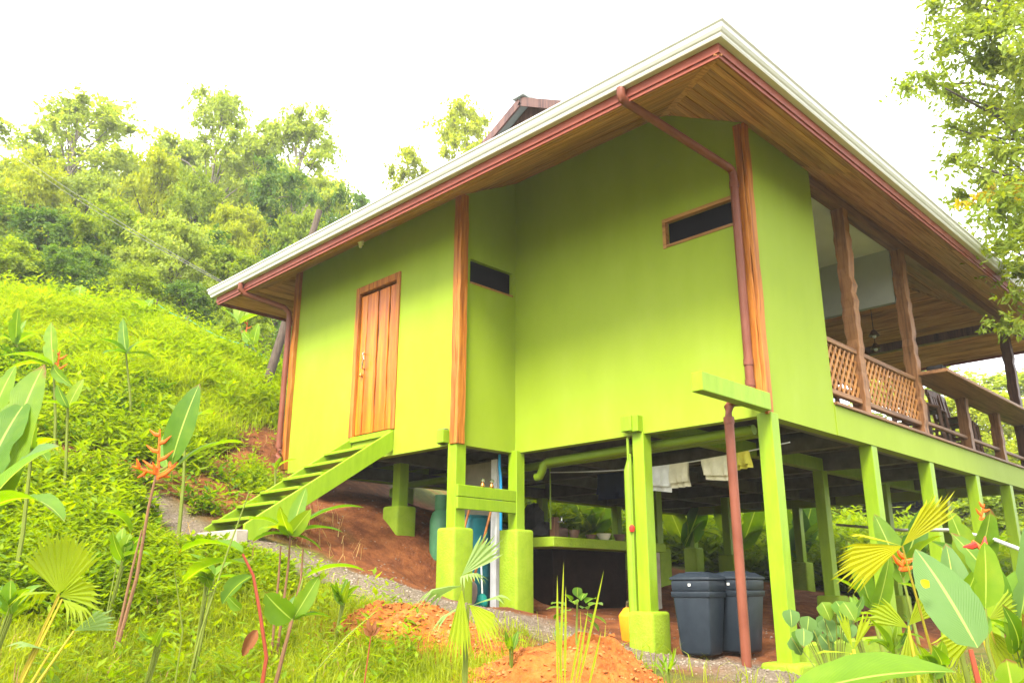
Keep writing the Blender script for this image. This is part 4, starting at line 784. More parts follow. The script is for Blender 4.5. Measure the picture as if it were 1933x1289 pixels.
Pg = P[gr]; V_, F_ = blades(Pg, RNG.uniform(.10, .30, len(Pg)) + .3 * (vnoise(Pg[:, 0], Pg[:, 1], 1.4, 41) > .18) * RNG.random(len(Pg)), RNG.uniform(.008, .018, len(Pg)), 1.0)
setp(link('hillside_grass', np_mesh('hillside_grass', V_, F_, GRASS)), 'bright yellow green grass covering the hillside at left', 'grass', kind='stuff')
Ph = P[~gr][::2]; Pd = Ph[vnoise(Ph[:, 0], Ph[:, 1], 1.1, 51) + RNG.normal(size=len(Ph)) * .12 > .08][::2]; V_, F_ = sprigs(Pd, RNG.uniform(.12, .4, len(Pd)) * low(Pd), 7, RNG.uniform(.10, .22, len(Pd)), .34)
setp(link('dark_herbs', np_mesh('dark_herbs', V_, F_, HERB2)), 'patches of darker broad herbs on the hillside', 'herbs', kind='stuff')
V_, F_ = sprigs(Ph, RNG.uniform(.10, .38, len(Ph)) * low(Ph), 7, RNG.uniform(.05, .14, len(Ph)))
setp(link('hillside_herbs', np_mesh('hillside_herbs', V_, F_, HERB)), 'low leafy herbs growing thickly over the hillside', 'herbs', kind='stuff')
P, g, dd, t = wedge(9000, 15.6, 19.5, -70, 560); V_, F_ = sprigs(P, RNG.uniform(.1, .42, len(P)) + .35 * (RNG.random(len(P)) < .12), 9, RNG.uniform(.08, .17, len(P)), .36)
setp(link('crest_shrubs', np_mesh('crest_shrubs', V_, F_, HERB)), 'leafy bright shrubs along the crest of the hillside', 'shrubs', kind='stuff')
P, g, dd, t = wedge(1700, 8.2, 17.5, -70, 540); P = P[(RNG.random(len(P)) > np.clip(g + dd, 0, .97)) & ~inhouse(P) & ~cleared(P) & (low(P) > .9) & (vnoise(P[:, 0], P[:, 1], .8, 31) > -.15)]
V_, F_ = sprigs(P, RNG.uniform(.3, .75, len(P)) * np.clip((19.5 - np.hypot(P[:, 0] - CAM.x, P[:, 1] - CAM.y)) / 6, .3, 1), 11, RNG.uniform(.12, .26, len(P)), .3)
setp(link('tall_weeds', np_mesh('tall_weeds', V_, F_, HERB)), 'taller broad leaved weeds scattered over the hillside', 'weeds', kind='stuff')
P, g, dd, t = wedge(2600, 5, 17.5, -70, 700); P = P[(RNG.random(len(P)) > g) & ~inhouse(P)]; V_, F_ = blades(P, RNG.uniform(.1, .32, len(P)), RNG.uniform(.005, .012, len(P)), 1.4)
setp(link('dry_stalks', np_mesh('dry_stalks', V_, F_, DRY)), 'dry straw coloured stalks among the hillside grass', 'stalks', kind='stuff')
P, g, dd, t = wedge(90000, 3.6, 8.4, -80, 1000); tr_ = np.clip(1.7 - polyd(P[:, 0], P[:, 1], PATH[2:]) / .75, 0, 1); keep = (RNG.random(len(P)) > np.clip(g * 1.6 + dd * .9 + tr_ * .8, 0, .99)) & ~inhouse(P); P = P[keep]; tr_ = tr_[keep]
V_, F_ = blades(P, RNG.uniform(.06, .24, len(P)) * (1 - .5 * tr_), RNG.uniform(.004, .009, len(P)), .9)
setp(link('lawn_grass', np_mesh('lawn_grass', V_, F_, LAWN)), 'fine soft grass across the bottom left foreground', 'grass', kind='stuff')
P, g, dd, t = wedge(900, 4.4, 8.2, 120, 800); P = P[(RNG.random(len(P)) > np.clip(g * 1.3 + dd * .7, 0, .99)) & ~cleared(P)]; V_, F_ = sprigs(P, RNG.uniform(.1, .34, len(P)), 8, RNG.uniform(.06, .14, len(P)), .34)
setp(link('lawn_weeds', np_mesh('lawn_weeds', V_, F_, HERB)), 'small leafy weeds dotted through the foreground grass', 'weeds', kind='stuff')
P, g, dd, t = wedge(16000, 3.2, 9, 1000, 1990); keep = (RNG.random(len(P)) > np.clip(g * 1.4 + dd * .9, 0, .99)) & ~inhouse(P) & ((P[:, 1] < -.35) | (RNG.random(len(P)) < .15)); P = P[keep]
V_, F_ = blades(P, RNG.uniform(.08, .3, len(P)), RNG.uniform(.005, .011, len(P)), .9)
setp(link('garden_grass', np_mesh('garden_grass', V_, F_, LAWN)), 'thin grass among the garden plants at right', 'grass', kind='stuff')
P, g, dd, t = wedge(5000, 7.2, 10.6, -70, 330); P = P[(RNG.random(len(P)) > np.clip(g * 1.6 + dd * 1.1, 0, .99)) & ~cleared(P)]; V_, F_ = sprigs(P, RNG.uniform(.15, .5, len(P)) * low(P), 9, RNG.uniform(.08, .17, len(P)), .34)
setp(link('foot_herbs', np_mesh('foot_herbs', V_, F_, HERB)), 'taller leafy herbs at the foot of the hillside', 'herbs', kind='stuff')
P, g, dd, t = wedge(14000, 11.5, 27, 900, 2010); keep = (P[:, 0] > 9.9) | (P[:, 1] > 8.6) | (P[:, 1] < -1.6); P = P[keep]; V_, F_ = sprigs(P, RNG.uniform(.4, 1.5, len(P)), 10, RNG.uniform(.22, .5, len(P)), .3)
setp(link('garden_thicket', np_mesh('garden_thicket', V_, F_, HERB)), 'dense broad leaved thicket in the garden beyond the stilts', 'thicket', kind='stuff')

# ------------------------------------------------------------------ single plants
class Plant:
    def __init__(s, name, root, label, cat='plant', group=None): s.r = Vector(root); s.o = empty(name, s.r, label, cat, group)
    def leaf(s, a, b, wd, bow=.12, mat=None, nrm=(0, 0, 1), fold=.34, name='leaf', n=12, blunt=.75):
        a, b = Vector(a) - s.r, Vector(b) - s.r; d = b - a; L = d.length; N = Vector(nrm); N = (N - d * N.dot(d) / d.length_squared).normalized(); c = a.lerp(b, .55) + N * L * bow
        vs, fs, uv = [], [], []; cols = (-1, -.5, 0, .5, 1); ph = random.random() * 6
        for i in range(n + 1):
            t = i / n; p = a * (1 - t) ** 2 + c * 2 * t * (1 - t) + b * t * t; tg = ((c - a) * (1 - t) + (b - c) * t).normalized(); sd = tg.cross(N).normalized(); up = sd.cross(tg)
            w_ = wd * .5 * max(.012, math.sin(math.pi * t ** blunt) ** .72)
            jl, jr = (1 - .3 * (random.random() < .07) + random.uniform(-.035, .035) for _ in range(2))
            for q in cols:
                q = q * (jl if q < 0 else jr)
                vs.append(p + sd * q * w_ + up * (abs(q) * w_ * fold + .05 * w_ * math.sin(9 * t + ph + q * 2) * abs(q))); uv.append((q, t))
        for i in range(n):
            for k in range(4): j = i * 5 + k; fs.append((j, j + 1, j + 6, j + 5))
        me = bpy.data.meshes.new(name); me.from_pydata(vs, [], fs); me.materials.append(mat or BL[0])
        ul = me.uv_layers.new(name='UVMap'); ul.data.foreach_set('uv', np.array([uv[l.vertex_index] for l in me.loops], np.float32).ravel())
        me.polygons.foreach_set('use_smooth', [True] * len(fs)); return link(name, me, s.o)
    def stem(s, pts, r, mat=None, name='stem', n=7):
        pts = [Vector(p) - s.r for p in pts]; k = len(pts); rs = [r * (1 - .45 * i / max(k - 1, 1)) for i in range(k)]; return MB().tube(pts, rs, n).build(name, mat or STEMG, s.o, smooth=True)
    def fan(s, hub, ax, nrm, rad, spread, nseg, mat, droop=.25, name='fan_leaf', cut=.72):
        hub = Vector(hub) - s.r; ax = Vector(ax).normalized(); N = Vector(nrm); N = (N - ax * N.dot(ax)).normalized(); sd = ax.cross(N); vs, fs = [hub], []; da = spread / nseg
        g_ = Vector((0, 0, -1))
        for k in range(nseg + 1):
            a = -spread / 2 + da * k; d = ax * math.cos(a) + sd * math.sin(a); L_ = rad * (1 - .18 * abs(a) / (spread / 2)); pl = N * ((k % 2) * .035 * rad)
            vs += [hub + d * L_ * .33 + pl * .45 + g_ * droop * rad * .06, hub + d * L_ * cut + pl + g_ * droop * rad * .28]
        for k in range(nseg):
            i = 1 + 2 * k; fs += [(0, i, i + 2), (i, i + 1, i + 3, i + 2)]
            a = -spread / 2 + da * (k + .5); d = ax * math.cos(a) + sd * math.sin(a); L_ = rad * (1 - .18 * abs(a) / (spread / 2)) * random.uniform(.9, 1.08)
            m1 = Vector(vs[i + 1]).lerp(Vector(vs[i + 3]), .5); tp = hub + d * L_ + g_ * droop * rad * random.uniform(.8, 1.2); md_ = m1.lerp(tp, .55) + N * .03 * rad; h_ = (Vector(vs[i + 3]) - Vector(vs[i + 1])) * .27
            j = len(vs); vs += [md_ - h_, md_ + h_, tp]; fs += [(i + 1, j, j + 1, i + 3), (j, j + 2, j + 1)]
        me = bpy.data.meshes.new(name); me.from_pydata(vs, [], fs); me.materials.append(mat); return link(name, me, s.o)
    def bract(s, base, tip, k=5, sz=.09, mat=None):
        base, tip = Vector(base) - s.r, Vector(tip) - s.r; fl = MB().tube([base, base.lerp(tip, .5), tip], [.012, .01, .006], 6).build('flower_spike', FLOWER, s.o); d = (tip - base).normalized(); sd = d.cross(FWD).normalized()
        for i in range(k):
            p = base.lerp(tip, (i + .3) / k); q = p + (sd * (1 if i % 2 else -1) * .85 + d * .5) * sz * (1.25 - .1 * i); m = MB(); c = p.lerp(q, .45) - d * sz * .12
            m.tube([p, c, q], [.016, .014, .003], 6).build('bract', mat or FLOWER, fl, smooth=True)
def root(px, t, dz=-.05): p = at(px, 900, t); return Vector((p.x, p.y, G(p.x, p.y) + dz))
TOCAM = -FWD
# A: big leaves at the left edge
r = root(-40, 4.6); p = Plant('wild_plantain', r, 'large leaved plant with grey green leaves cut by the left edge'); t = 4.6
p.stem([r, at(-25, 1100, t), at(-12, 960, t)], .03, STEMG)
p.leaf(at(-15, 985, t), at(84, 688, t + .3), .26, .10, BL[0], TOCAM); p.leaf(at(-20, 950, t), at(112, 842, t - .3), .25, .14, BL[2], (-.3, -.4, .8)); p.leaf(at(-40, 930, t), at(52, 755, t + .2), .24, .1, BL[0], TOCAM)
p.leaf(at(-30, 965, t - .4), at(122, 985, t - .9), .16, .25, BL[1], (0, 0, 1)); p.leaf(at(-40, 860, t + .4), at(30, 690, t + .5), .16, .1, FANY if False else BL[1], TOCAM)
# B: heliconia with orange flower
t = 6.6; r = root(255, t); p = Plant('heliconia', r, 'tall heliconia with orange flower spikes and one upright broad leaf', group='heliconias')
p.stem([r, at(258, 1090, t), at(280, 960, t), at(298, 880, t)], .015, STEMB); p.stem([r, at(248, 1080, t), at(268, 1000, t)], .012, STEMB)
p.leaf(at(322, 878, t), at(377, 724, t), .21, .10, BL[0], TOCAM + Vector((0, 0, .3))); p.leaf(at(335, 880, t), at(463, 836, t + .2), .15, .22, BL[1], (0, 0, 1)); p.leaf(at(315, 885, t + .2), at(330, 800, t + .9), .14, .1, BL[1], TOCAM); p.leaf(at(190, 965, t - .5), at(248, 1010, t - .4), .12, .35, BL[1], (0, 0, 1))
p.stem([at(298, 890, t), at(322, 876, t)], .01); p.stem([at(296, 895, t), at(336, 880, t)], .01)
p.bract(at(298, 905, t), at(302, 810, t), 6, .12); p.bract(at(297, 895, t), at(250, 880, t), 3, .07); p.bract(at(300, 900, t), at(335, 872, t), 2, .05)
# C, D: plants on the slope
def sloper(px, py, t, label, specs, fl=None, gname='heliconia'):
    r = root(px, t); c = at(px, py, t); p = Plant(gname, r, label, group='young heliconias on the slope'); p.stem([r, r.lerp(c, .5) + Vector((.02, 0, 0)), c], .022, STEMG)
    for dx, dy, w_, mi, bow in specs: p.leaf(c, at(px + dx, py + dy, t + random.uniform(-.4, .4)), w_, bow, BL[mi], TOCAM if abs(dy) > abs(dx) else (0, 0, 1))
    if fl: p.bract(at(px + fl[0], py + fl[1], t), at(px + fl[0] + 6, py + fl[1] - 38, t), 4, .11)
sloper(101, 690, 11, 'heliconia on the slope with one upright leaf and small orange flower', ((-4, -82, .19, 1, .05), (-96, -18, .17, 1, .2), (-90, 12, .16, 1, .25), (38, 40, .14, 1, .2)), (6, 10))
sloper(238, 668, 12.5, 'heliconia mid slope with spreading narrow leaves', ((-6, -68, .16, 0, .05), (-52, -28, .17, 0, .2), (62, -22, .2, 1, .25), (56, 12, .14, 0, .2), (-45, 0, .15, 0, .2)))
sloper(30, 650, 14, 'heliconia near the crest at the left edge', ((5, -70, .2, 1, .05), (40, -20, .18, 1, .2), (-30, -10, .18, 1, .2), (20, -45, .15, 1, .1)))
sloper(452, 612, 16.4, 'clump of bright upright leaves on the crest left of the pole', ((4, -70, .24, 1, .05), (36, -52, .22, 1, .1), (-36, -30, .22, 1, .1), (38, -18, .2, 1, .15)), (10, 30)); sloper(478, 650, 16, 'small bright leaved clump right beside the leaning pole', ((10, -40, .18, 1, .1), (-20, -25, .18, 1, .1), (22, -10, .15, 1, .2)))
sloper(148, 570, 17, 'yellow leaved clump on top of the crest at left', ((6, -32, .3, 1, .1), (40, -5, .26, 1, .2), (-40, 0, .3, 1, .2), (-22, -22, .25, 1, .1))); sloper(275, 585, 16.8, 'bright clump beside the rope fence stake', ((-28, -18, .25, 1, .1), (15, -22, .22, 1, .1), (30, 5, .2, 1, .2)))
sloper(128, 770, 9.8, 'young heliconia low on the slope left with pale leaves', ((-20, -45, .12, 2, .05), (30, -55, .13, 1, .08), (-50, -10, .12, 1, .2), (42, -8, .12, 1, .2))); sloper(350, 800, 9.6, 'broad young heliconia behind the orange flowered one', ((20, -60, .2, 1, .1), (55, -20, .2, 1, .2), (-40, -40, .18, 1, .1), (-50, 0, .16, 1, .2))); sloper(60, 850, 7.6, 'leafy young plant between the big grey leaves and slope', ((10, -50, .14, 1, .1), (50, -20, .15, 1, .2), (-35, -30, .15, 1, .2), (30, 22, .12, 1, .2)))
sloper(520, 885, 10.6, 'small single leaved seedling left of the stair', ((40, -18, .1, 1, .2), (-12, -8, .07, 1, .2), (12, -24, .06, 1, .1)))
# E: fan palm bottom left
def fanpalm(label, rt, hubs, group='young fan palms', name='fan_palm', stem=STEMY):
    p = Plant(name, rt, label, 'palm', group)
    for hub, axp, nrm, rad, spread, ns, m, dr in hubs:
        p.stem([p.r, p.r.lerp(hub, .5) + Vector((0, 0, .06)), hub], .009, stem); p.fan(hub, Vector(axp) - Vector(hub), nrm, rad, spread, ns, m, dr)
    return p
t = 4.6
fanpalm('fan palm with pleated yellow green leaves in the bottom left corner', root(55, t), ((at(112, 1120, t), at(120, 1040, t), TOCAM, .33, 1.7, 22, FAN, .05), (at(112, 1120, t), at(30, 1105, t + .2), (0, 0, 1), .27, .9, 12, FAN, .35), (at(112, 1125, t), at(190, 1100, t - .2), TOCAM, .30, .8, 11, FAN, .12), (at(118, 1130, t), at(195, 1160, t - .3), (0, 0, 1), .24, .7, 10, FAN, .35), (at(140, 1190, t), at(185, 1170, t), TOCAM, .2, .8, 9, FANG, .1), (at(95, 1230, t), at(40, 1205, t), (0, 0, 1), .2, .9, 9, FANG, .3)))
# G, I, H: young heliconias on the lawn
t = 4.7; r = root(512, t); p = Plant('heliconia', r, 'young heliconia with one long arched leaf and a withered brown leaf', group='heliconias'); c = at(478, 1085, t)
p.stem([r, at(503, 1240, t), at(490, 1150, t), c, at(458, 1045, t)], .012, STEMR); p.leaf(at(458, 1042, t), at(338, 1043, t + .3), .14, .22, BL[1], (0, 0, 1)); p.leaf(at(478, 1085, t), at(420, 1140, t + .2), .13, .15, BL[2], (0, 0, 1)); p.leaf(at(470, 1065, t), at(345, 1100, t + .5), .15, .18, BL[1], (0, 0, 1))
p.leaf(at(486, 1188, t), at(458, 1238, t), .06, .1, DEADL, TOCAM, .9, 'withered_leaf'); p.leaf(at(455, 1150, t), at(430, 1125, t), .06, .1, BL[1], TOCAM)
t = 4.9; r = root(525, t); p = Plant('heliconia', r, 'young heliconia with spreading leaves left of the orange soil pile', group='heliconias'); c = at(552, 1170, t)
p.stem([r, at(538, 1220, t), c], .014, STEMB); p.leaf(c, at(604, 1085, t), .10, .08, BL[1], TOCAM); p.leaf(c, at(626, 1165, t), .09, .2, BL[0], (0, 0, 1)); p.leaf(c, at(500, 1118, t), .16, .1, BL[1], TOCAM); p.leaf(c, at(560, 1120, t + .3), .09, .1, BL[2], TOCAM); p.stem([c, at(570, 1100, t), at(572, 1090, t)], .008); p.leaf(at(572, 1092, t), at(690, 1078, t), .12, .25, BL[1], (0, 0, 1))
t = 6.4; r = root(545, t); p = Plant('heliconia', r, 'dark stemmed heliconia clump in front of the stair foot', group='heliconias'); c = at(548, 1010, t)
for q in ((548, 1010), (572, 1035), (530, 1030)): p.stem([r + Vector((random.uniform(-.06, .06), random.uniform(-.06, .06), 0)), at(q[0] - 4, q[1] + 60, t), at(*q, t)], .011, STEMB)
for dx, dy, w_, mi, bow in ((30, -90, .11, 1, .05), (-78, -30, .15, 1, .25), (140, -52, .12, 0, .25), (100, -5, .10, 0, .22), (-72, 14, .10, 0, .2), (60, 30, .09, 0, .2), (40, -50, .12, 1, .15), (-20, -55, .1, 1, .1), (-60, -10, .1, 1, .2)): p.leaf(c, at(548 + dx, 1010 + dy, t + random.uniform(-.3, .3)), w_, bow, BL[mi], TOCAM if abs(dy) > abs(dx) else (0, 0, 1))
# thin sapling with feathery leaves, fern, red tipped shoot
def feather(p, a, b, w_, n, mat, droop=.15):
    a, b = Vector(a) - p.r, Vector(b) - p.r; d = b - a; sd = d.normalized().cross(Vector((0, 0, 1))).normalized(); C, D, N, L = [], [], [], []
    for i in range(n):
        t_ = (i + .5) / n; q = a.lerp(b, t_) + Vector((0, 0, droop * d.length * 4 * t_ * (1 - t_)))
        for s_ in (-1, 1):
            e = (sd * s_ + d.normalized() * .45 + Vector((0, 0, -.12))).normalized(); l_ = w_ * (math.sin(math.pi * (.12 + .85 * t_)) * .9 + .1); C.append(q + e * l_ * .5); D.append(e); N.append(Vector((0, 0, 1)) + Vector((random.uniform(-.2, .2), random.uniform(-.2, .2), 0))); L.append(l_)
    V, Fq = kites(np.array(C), unit(np.array(D)), unit(np.array(N)), np.array(L), np.array(L) * .3); return link('frond', np_mesh('frond', V, Fq, mat), p.o)
t = 4.4; r = root(365, t); p = Plant('feathery_sapling', r, 'thin stemmed sapling with feathery leaflets on the lawn', 'sapling'); p.stem([r, at(380, 1190, t), at(430, 1040, t), at(470, 930, t)], .006, STEMG); p.stem([r, at(345, 1190, t), at(330, 1080, t)], .005, STEMG)
for q, e in (((470, 930), (405, 950)), ((468, 935), (500, 925)), ((462, 950), (478, 950)), ((330, 1080), (280, 1060)), ((330, 1080), (385, 1062)), ((345, 1150), (300, 1190)), ((395, 1120), (420, 1095)), ((340, 1110), (300, 1120))): feather(p, at(*q, t), at(*e, t + random.uniform(-.15, .15)), .055, 7, BL[1] if False else HERB)
t = 4.0; r = root(575, t); p = Plant('fern', r, 'long bright fern frond rising at the bottom edge of the lawn', 'fern'); p.stem([r, at(600, 1262, t), at(655, 1200, t), at(708, 1155, t)], .005, STEMG); feather(p, at(585, 1285, t), at(712, 1152, t), .05, 26, LAWN, .05); feather(p, at(570, 1300, t), at(640, 1235, t), .05, 18, LAWN, .1)
t = 5.0; r = root(697, t); p = Plant('red_shoot', r, 'slim reddish shoot with red tip leaves beside the soil pile', 'shoot'); p.stem([r, at(700, 1200, t)], .006, STEMR)
for dx, dy in ((-14, -18), (10, -30), (18, -18), (-6, -34)): p.leaf(at(700, 1200, t), at(700 + dx, 1200 + dy, t), .03, .1, DEADL, TOCAM, n=6)
# K: fan palm in the middle
t = 4.7; hb = at(878, 1105, t)
p = fanpalm('young fan palm with drooping pleated leaves in front of the stilts', root(885, t), ((at(872, 1085, t), at(935, 1020, t), TOCAM, .29, .75, 9, FANG, .0), (at(872, 1090, t), at(905, 1070, t - .1), (0, 0, 1), .17, 1.6, 12, FANG, .5), (at(875, 1105, t), at(800, 1112, t + .1), (.2, .2, 1), .28, .8, 9, FANG, .35), (at(872, 1110, t), at(868, 1200, t - .1), TOCAM, .40, .45, 9, FAN, .1), (at(885, 1140, t), at(935, 1180, t - .1), TOCAM + Vector((0, 0, .6)), .24, .9, 12, BL[3] if False else FAN, .3), (at(884, 1145, t), at(950, 1118, t), (0, 0, 1), .27, .45, 6, FANG, .2), (at(882, 1140, t), at(825, 1160, t), (0, 0, 1), .2, .5, 6, FANG, .45)), stem=STEMG)
# M: grass spears and lobed shrub
t = 4.8; r = root(1065, t); p = Plant('spear_grass', r, 'tuft of tall thin grass spears in front of the soil heap', 'grass tuft')
for x0, x1, y1 in ((1052, 1052, 1085), (1056, 1064, 1060), (1066, 1068, 1105), (1090, 1140, 1075), (1075, 1098, 1180), (1062, 1050, 1130), (1085, 1110, 1150), (1110, 1135, 1190)): p.leaf(at(x0, 1300, t), at(x1, y1, t), .014, .03, LAWN, TOCAM, .1, 'spear', 6)
t = 5.6; r = root(1088, t); c = at(1090, 1130, t); p = Plant('lobed_shrub', r, 'small shrub with green lobed leaves in front of the counter', 'shrub'); p.stem([r, at(1088, 1200, t), c], .01, STEMG)
for dx, dy in ((-50, 10), (-30, 28), (-45, 40), (0, -22), (35, 0), (48, 12), (20, 20), (55, 48), (40, 62), (-10, 5), (-60, 20), (15, -10), (-25, -8), (-42, 70), (30, 40)): p.leaf(c + (at(1090 + dx * .45, 1130 + dy * .5 + 8, t) - c), at(1090 + dx, 1130 + dy, t + random.uniform(-.15, .15)), .065, .15, BL[0 if dx % 2 else 2], (0, 0, 1), n=6)
# right-hand garden
t = 3.3; r = root(1850, t); p = Plant('broad_leaf_canna', r, 'broad pale green leaf hanging from a red stalk at lower right'); p.stem([r, at(1850, 1300, t), at(1832, 1225, t)], .014, STEMR); p.leaf(at(1845, 1222, t), at(1728, 1036, t + .15), .185, .12, BL[2], TOCAM, -.12, n=16, blunt=.68)
p.leaf(at(1755, 1108, t - .03), at(1738, 1094, t - .03), .03, .1, YLEAF, TOCAM, name='fallen_leaf', n=5)
t = 4.4; fanpalm('yellow fan palm with two pleated leaves over the side stilts', root(1762, t), ((at(1703, 1030, t), at(1765, 965, t), TOCAM, .33, .6, 13, FANY, .0), (at(1703, 1030, t), at(1600, 1062, t), TOCAM + Vector((0, 0, .5)), .34, .85, 15, FANY, .12), (at(1703, 1030, t), at(1630, 1010, t), (0, 0, 1), .25, .4, 6, FANY, .1)))
t = 4.0; r = root(1868, t); p = Plant('tall_leaf_plant', r, 'single upright oval leaf right of the big pale leaf'); p.stem([r, at(1864, 1220, t), at(1860, 1148, t)], .01); p.leaf(at(1860, 1148, t), at(1858, 1022, t), .125, .05, BL[1], TOCAM, n=14); p.leaf(at(1864, 1200, t), at(1800, 1130, t + .2), .1, .1, BL[1], TOCAM); p.bract(at(1858, 1040, t + .4), at(1835, 1020, t + .4), 2, .05, FLOWR)
t = 2.9; r = root(1500, t); p = Plant('banana_seedling', r, 'huge bright arched leaf along the bottom edge at right'); p.stem([r, at(1500, 1330, t)], .02); p.leaf(at(1490, 1315, t), at(1805, 1268, t + .1), .19, .1, BL[1], (-.25, -.2, .9), n=16)
t = 3.1; r = root(1915, t); p = Plant('banana_seedling', r, 'pointed green leaf in the bottom right corner'); p.stem([r, at(1915, 1330, t)], .015); p.leaf(at(1915, 1340, t), at(1900, 1242, t), .15, .05, BL[1], TOCAM); p.leaf(at(1925, 1330, t), at(1990, 1260, t), .15, .1, BL[1], TOCAM)
t = 4.6; fanpalm('pale fan palm low at the right picture edge', root(1880, t), ((at(1858, 1178, t), at(1930, 1165, t), (0, 0, 1), .30, .9, 14, FAN, .22), (at(1858, 1185, t), at(1900, 1230, t), TOCAM, .26, 1.0, 13, FAN, .2), (at(1850, 1190, t), at(1790, 1215, t), TOCAM, .26, .9, 12, FAN, .2), (at(1865, 1170, t), at(1925, 1120, t + .2), TOCAM, .26, .7, 11, FAN, .05)))
t = 4.2; fanpalm('small three lobed fan palm seedling at the corner stilt', root(1612, t), ((at(1610, 1225, t), at(1592, 1168, t), TOCAM, .17, .38, 4, FAN, .0), (at(1612, 1225, t), at(1638, 1165, t), TOCAM, .18, .45, 4, FAN, .0), (at(1606, 1232, t), at(1545, 1225, t), (0, 0, 1), .17, .4, 4, FAN, .15)))
def bigplant(px, py, t, label, specs, fl=()):
    r = root(px, t); c = at(px, py, t); p = Plant('heliconia', r, label, group='heliconias right of the house'); p.stem([r, r.lerp(c, .5), c], .02, STEMG)
    for dx, dy, w_, mi, bow in specs: p.leaf(r.lerp(c, random.uniform(.8, 1)), at(px + dx, py + dy, t + random.uniform(-.3, .3)), w_, bow, BL[mi], TOCAM if abs(dy) > abs(dx) else (0, 0, 1))
    for dx, dy in fl: p.bract(at(px + dx, py + dy + 16, t), at(px + dx + 8, py + dy - 14, t), 4, .07)
bigplant(1795, 1150, 5.2, 'heliconia with grey green leaves behind the big pale leaf', ((-10, -125, .17, 2, .12), (50, -80, .15, 1, .15), (-100, -50, .13, 1, .2), (60, -20, .13, 1, .2)), ((-95, -90),))
bigplant(1905, 1130, 4.8, 'heliconia with dark leaves leaning out at the right edge', ((30, -140, .15, 2, .15), (-110, -125, .12, 0, .2), (60, -60, .16, 1, .1), (20, 10, .14, 1, .2)), ())
bigplant(1640, 1130, 7.8, 'heliconia growing between the first two side stilts', ((-40, -110, .16, 1, .1), (40, -90, .15, 1, .1), (-70, -40, .15, 1, .2)), ()); bigplant(1500, 1045, 19, 'large leaved plant behind the stilts right of the corner post', ((-50, -120, .5, 1, .1), (40, -130, .5, 0, .1), (-90, -60, .45, 1, .2), (90, -70, .5, 1, .2), (10, -90, .5, 2, .1), (60, -20, .45, 1, .2)), ((-30, -100),))
bigplant(1700, 1070, 9.2, 'large leaved plant beyond the second side stilt', ((-50, -100, .26, 1, .1), (40, -110, .26, 0, .1), (-90, -40, .25, 1, .2), (80, -60, .26, 1, .2)), ()); bigplant(1830, 1060, 9.0, 'large leaved plant between the last side stilts', ((-40, -100, .24, 1, .1), (40, -100, .24, 1, .1), (-80, -40, .22, 0, .2), (80, -50, .24, 1, .2)), ((20, -95),))
bigplant(1395, 1030, 19, 'large leaved plant seen under the floor behind the drainpipe', ((-50, -100, .5, 1, .1), (40, -100, .5, 1, .1), (-70, -30, .5, 1, .2), (60, -30, .5, 1, .2))); bigplant(1115, 1010, 19.5, 'large leaved plant seen under the floor above the bowls', ((-40, -90, .55, 1, .1), (40, -80, .55, 1, .1), (-80, -30, .5, 1, .2), (70, -30, .5, 1, .2), (0, -70, .5, 0, .1))); bigplant(1290, 1020, 19.2, 'large leaved plant seen under the floor below the washing', ((-40, -90, .5, 1, .1), (40, -90, .5, 0, .1), (-70, -30, .5, 1, .2), (60, -40, .5, 1, .2)))
# arum with rounded leaves by the corner footing
t = 6.9; r = root(1540, t); p = Plant('arum', r, 'low plant with rounded heart leaves beside the corner footing'); 
for k in range(20):
    dx, dy = random.uniform(-55, 62), random.uniform(-62, 20); c = at(1545 + dx, 1195 + dy, t + random.uniform(-.25, .25)); p.stem([r, r.lerp(c, .6) + Vector((0, 0, .03)), c], .005); p.leaf(c, c + Vector((random.uniform(-.06, .06), random.uniform(-.08, .02), -.13)), .13, .1, BL[2 if k % 3 else 0], TOCAM + Vector((0, 0, .6)), .1, n=7, blunt=.6)
# fillers between the bigger plants
def clump(px, py, t, label, n, reach, w_, mats, name='leafy_clump', seed=1):
    rd_ = random.Random(seed); r = root(px, t); p = Plant(name, r, label)
    for k in range(n):
        a = rd_.uniform(-1.35, 1.35); l_ = reach * rd_.uniform(.6, 1.1); c = at(px + rd_.uniform(-.15, .15) * reach, py + rd_.uniform(-.1, .35) * reach, t + rd_.uniform(-.12, .12)); e = at(px + math.sin(a) * l_, py - math.cos(a) * l_ * .85 + (abs(a) > 1) * l_ * .25, t + rd_.uniform(-.3, .3))
        p.stem([r, r.lerp(c, .6), c], .006, STEMG); p.leaf(c, e, w_ * rd_.uniform(.7, 1.15), rd_.uniform(.12, .28), BL[mats[k % len(mats)]], TOCAM if abs(a) < .7 else (0, 0, 1), n=9)
clump(398, 1092, 5.8, 'leafy clump between the arched heliconia and the orange flowered one', 9, 70, .085, (1, 0, 1), seed=1); clump(232, 1050, 7.0, 'leafy clump behind the stem of the orange flowered heliconia', 9, 60, .10, (1, 1, 0), seed=2); clump(646, 1128, 6.7, 'small leafy clump at the path edge by the soil pile', 10, 42, .055, (1, 0), seed=3)
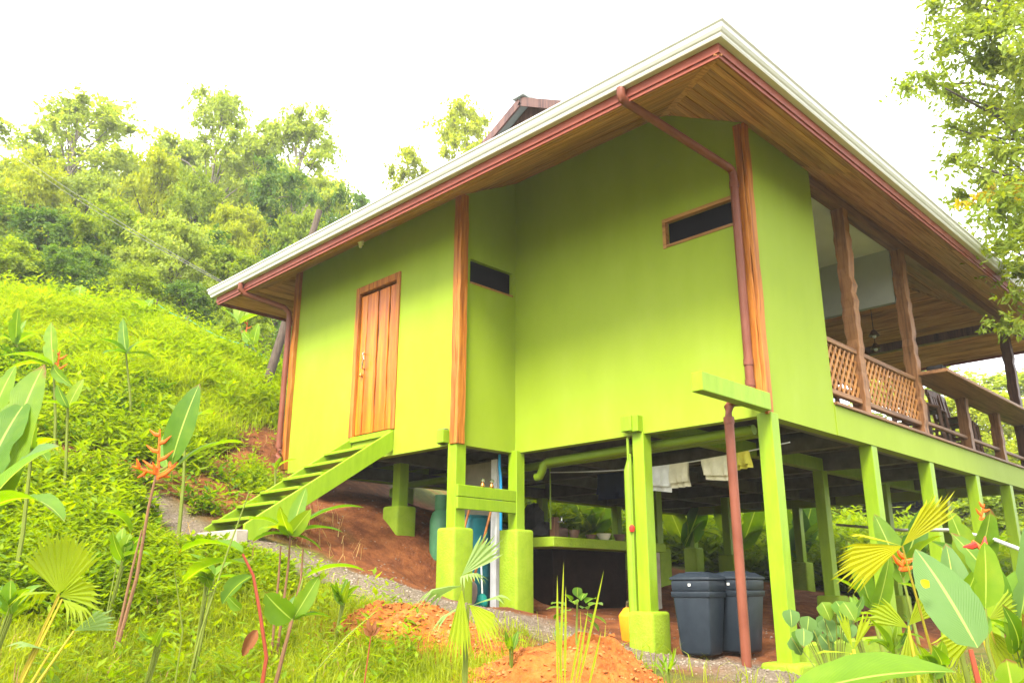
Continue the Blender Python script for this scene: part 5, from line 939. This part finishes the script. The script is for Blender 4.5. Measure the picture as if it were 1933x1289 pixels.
clump(20, 1150, 5.6, 'leafy clump behind the fan palm at the left edge', 10, 85, .10, (1, 0, 1), seed=4); clump(300, 1205, 5.0, 'low weed with narrow leaves in the middle of the lawn', 8, 48, .04, (1, 1), seed=5); clump(965, 1215, 5.6, 'low weed between the two soil piles', 8, 34, .035, (1, 0), seed=6); clump(1255, 1262, 5.4, 'grassy weed right of the soil heap', 10, 48, .02, (1, 1), seed=7)
clump(1690, 1215, 5.0, 'bright leafy clump below the yellow fan palm', 10, 70, .07, (1, 1, 0), seed=8); clump(1770, 1262, 4.2, 'bright leafy clump left of the red stalk', 9, 70, .07, (1, 1), seed=9); clump(1925, 1215, 4.4, 'leafy clump cut by the right edge', 10, 90, .09, (1, 0, 1), seed=10); clump(1610, 1165, 7.2, 'leafy clump at the foot of the first side stilt', 9, 55, .08, (1, 0), seed=11)
t = 4.9; fanpalm('half hidden bright fan palm below the big pale leaf', root(1700, t), ((at(1715, 1180, t), at(1760, 1130, t), TOCAM, .24, .9, 12, FAN, .1), (at(1715, 1185, t), at(1660, 1150, t), TOCAM, .24, .9, 12, FAN, .15), (at(1715, 1190, t), at(1720, 1250, t), TOCAM, .2, .9, 10, FAN, .2)))
# white water pipe strung through the garden
setp(MB().tube([at(1580, 990, 14), at(1700, 1000, 12), at(1790, 1000, 10), at(1870, 1015, 9), at(1960, 1050, 8)], .018, 8).build('garden_hose', WIRE, smooth=True), 'white hose running through the plants beyond the side stilts', 'hose')


# ------------------------------------------------------------------ hazy air
HZ = bpy.data.materials.new('haze_air'); HZ.use_nodes = True; hn = HZ.node_tree.nodes; hn.remove(hn['Principled BSDF'])
pv = hn.new('ShaderNodeVolumePrincipled'); pv.inputs['Color'].default_value = (1, 1, .98, 1); pv.inputs['Density'].default_value = .0012; pv.inputs['Anisotropy'].default_value = .2
HZ.node_tree.links.new(pv.outputs[0], hn['Material Output'].inputs['Volume'])
setp(MB().box((float(gx[0]) - 2, float(gy[0]) - 2, float(ZZ.min()) - 1), (float(gx[-1]) + 2, float(gy[-1]) + 2, 34)).build('haze', HZ), 'thin bright haze in the humid air over the hillside', 'haze', kind='stuff')
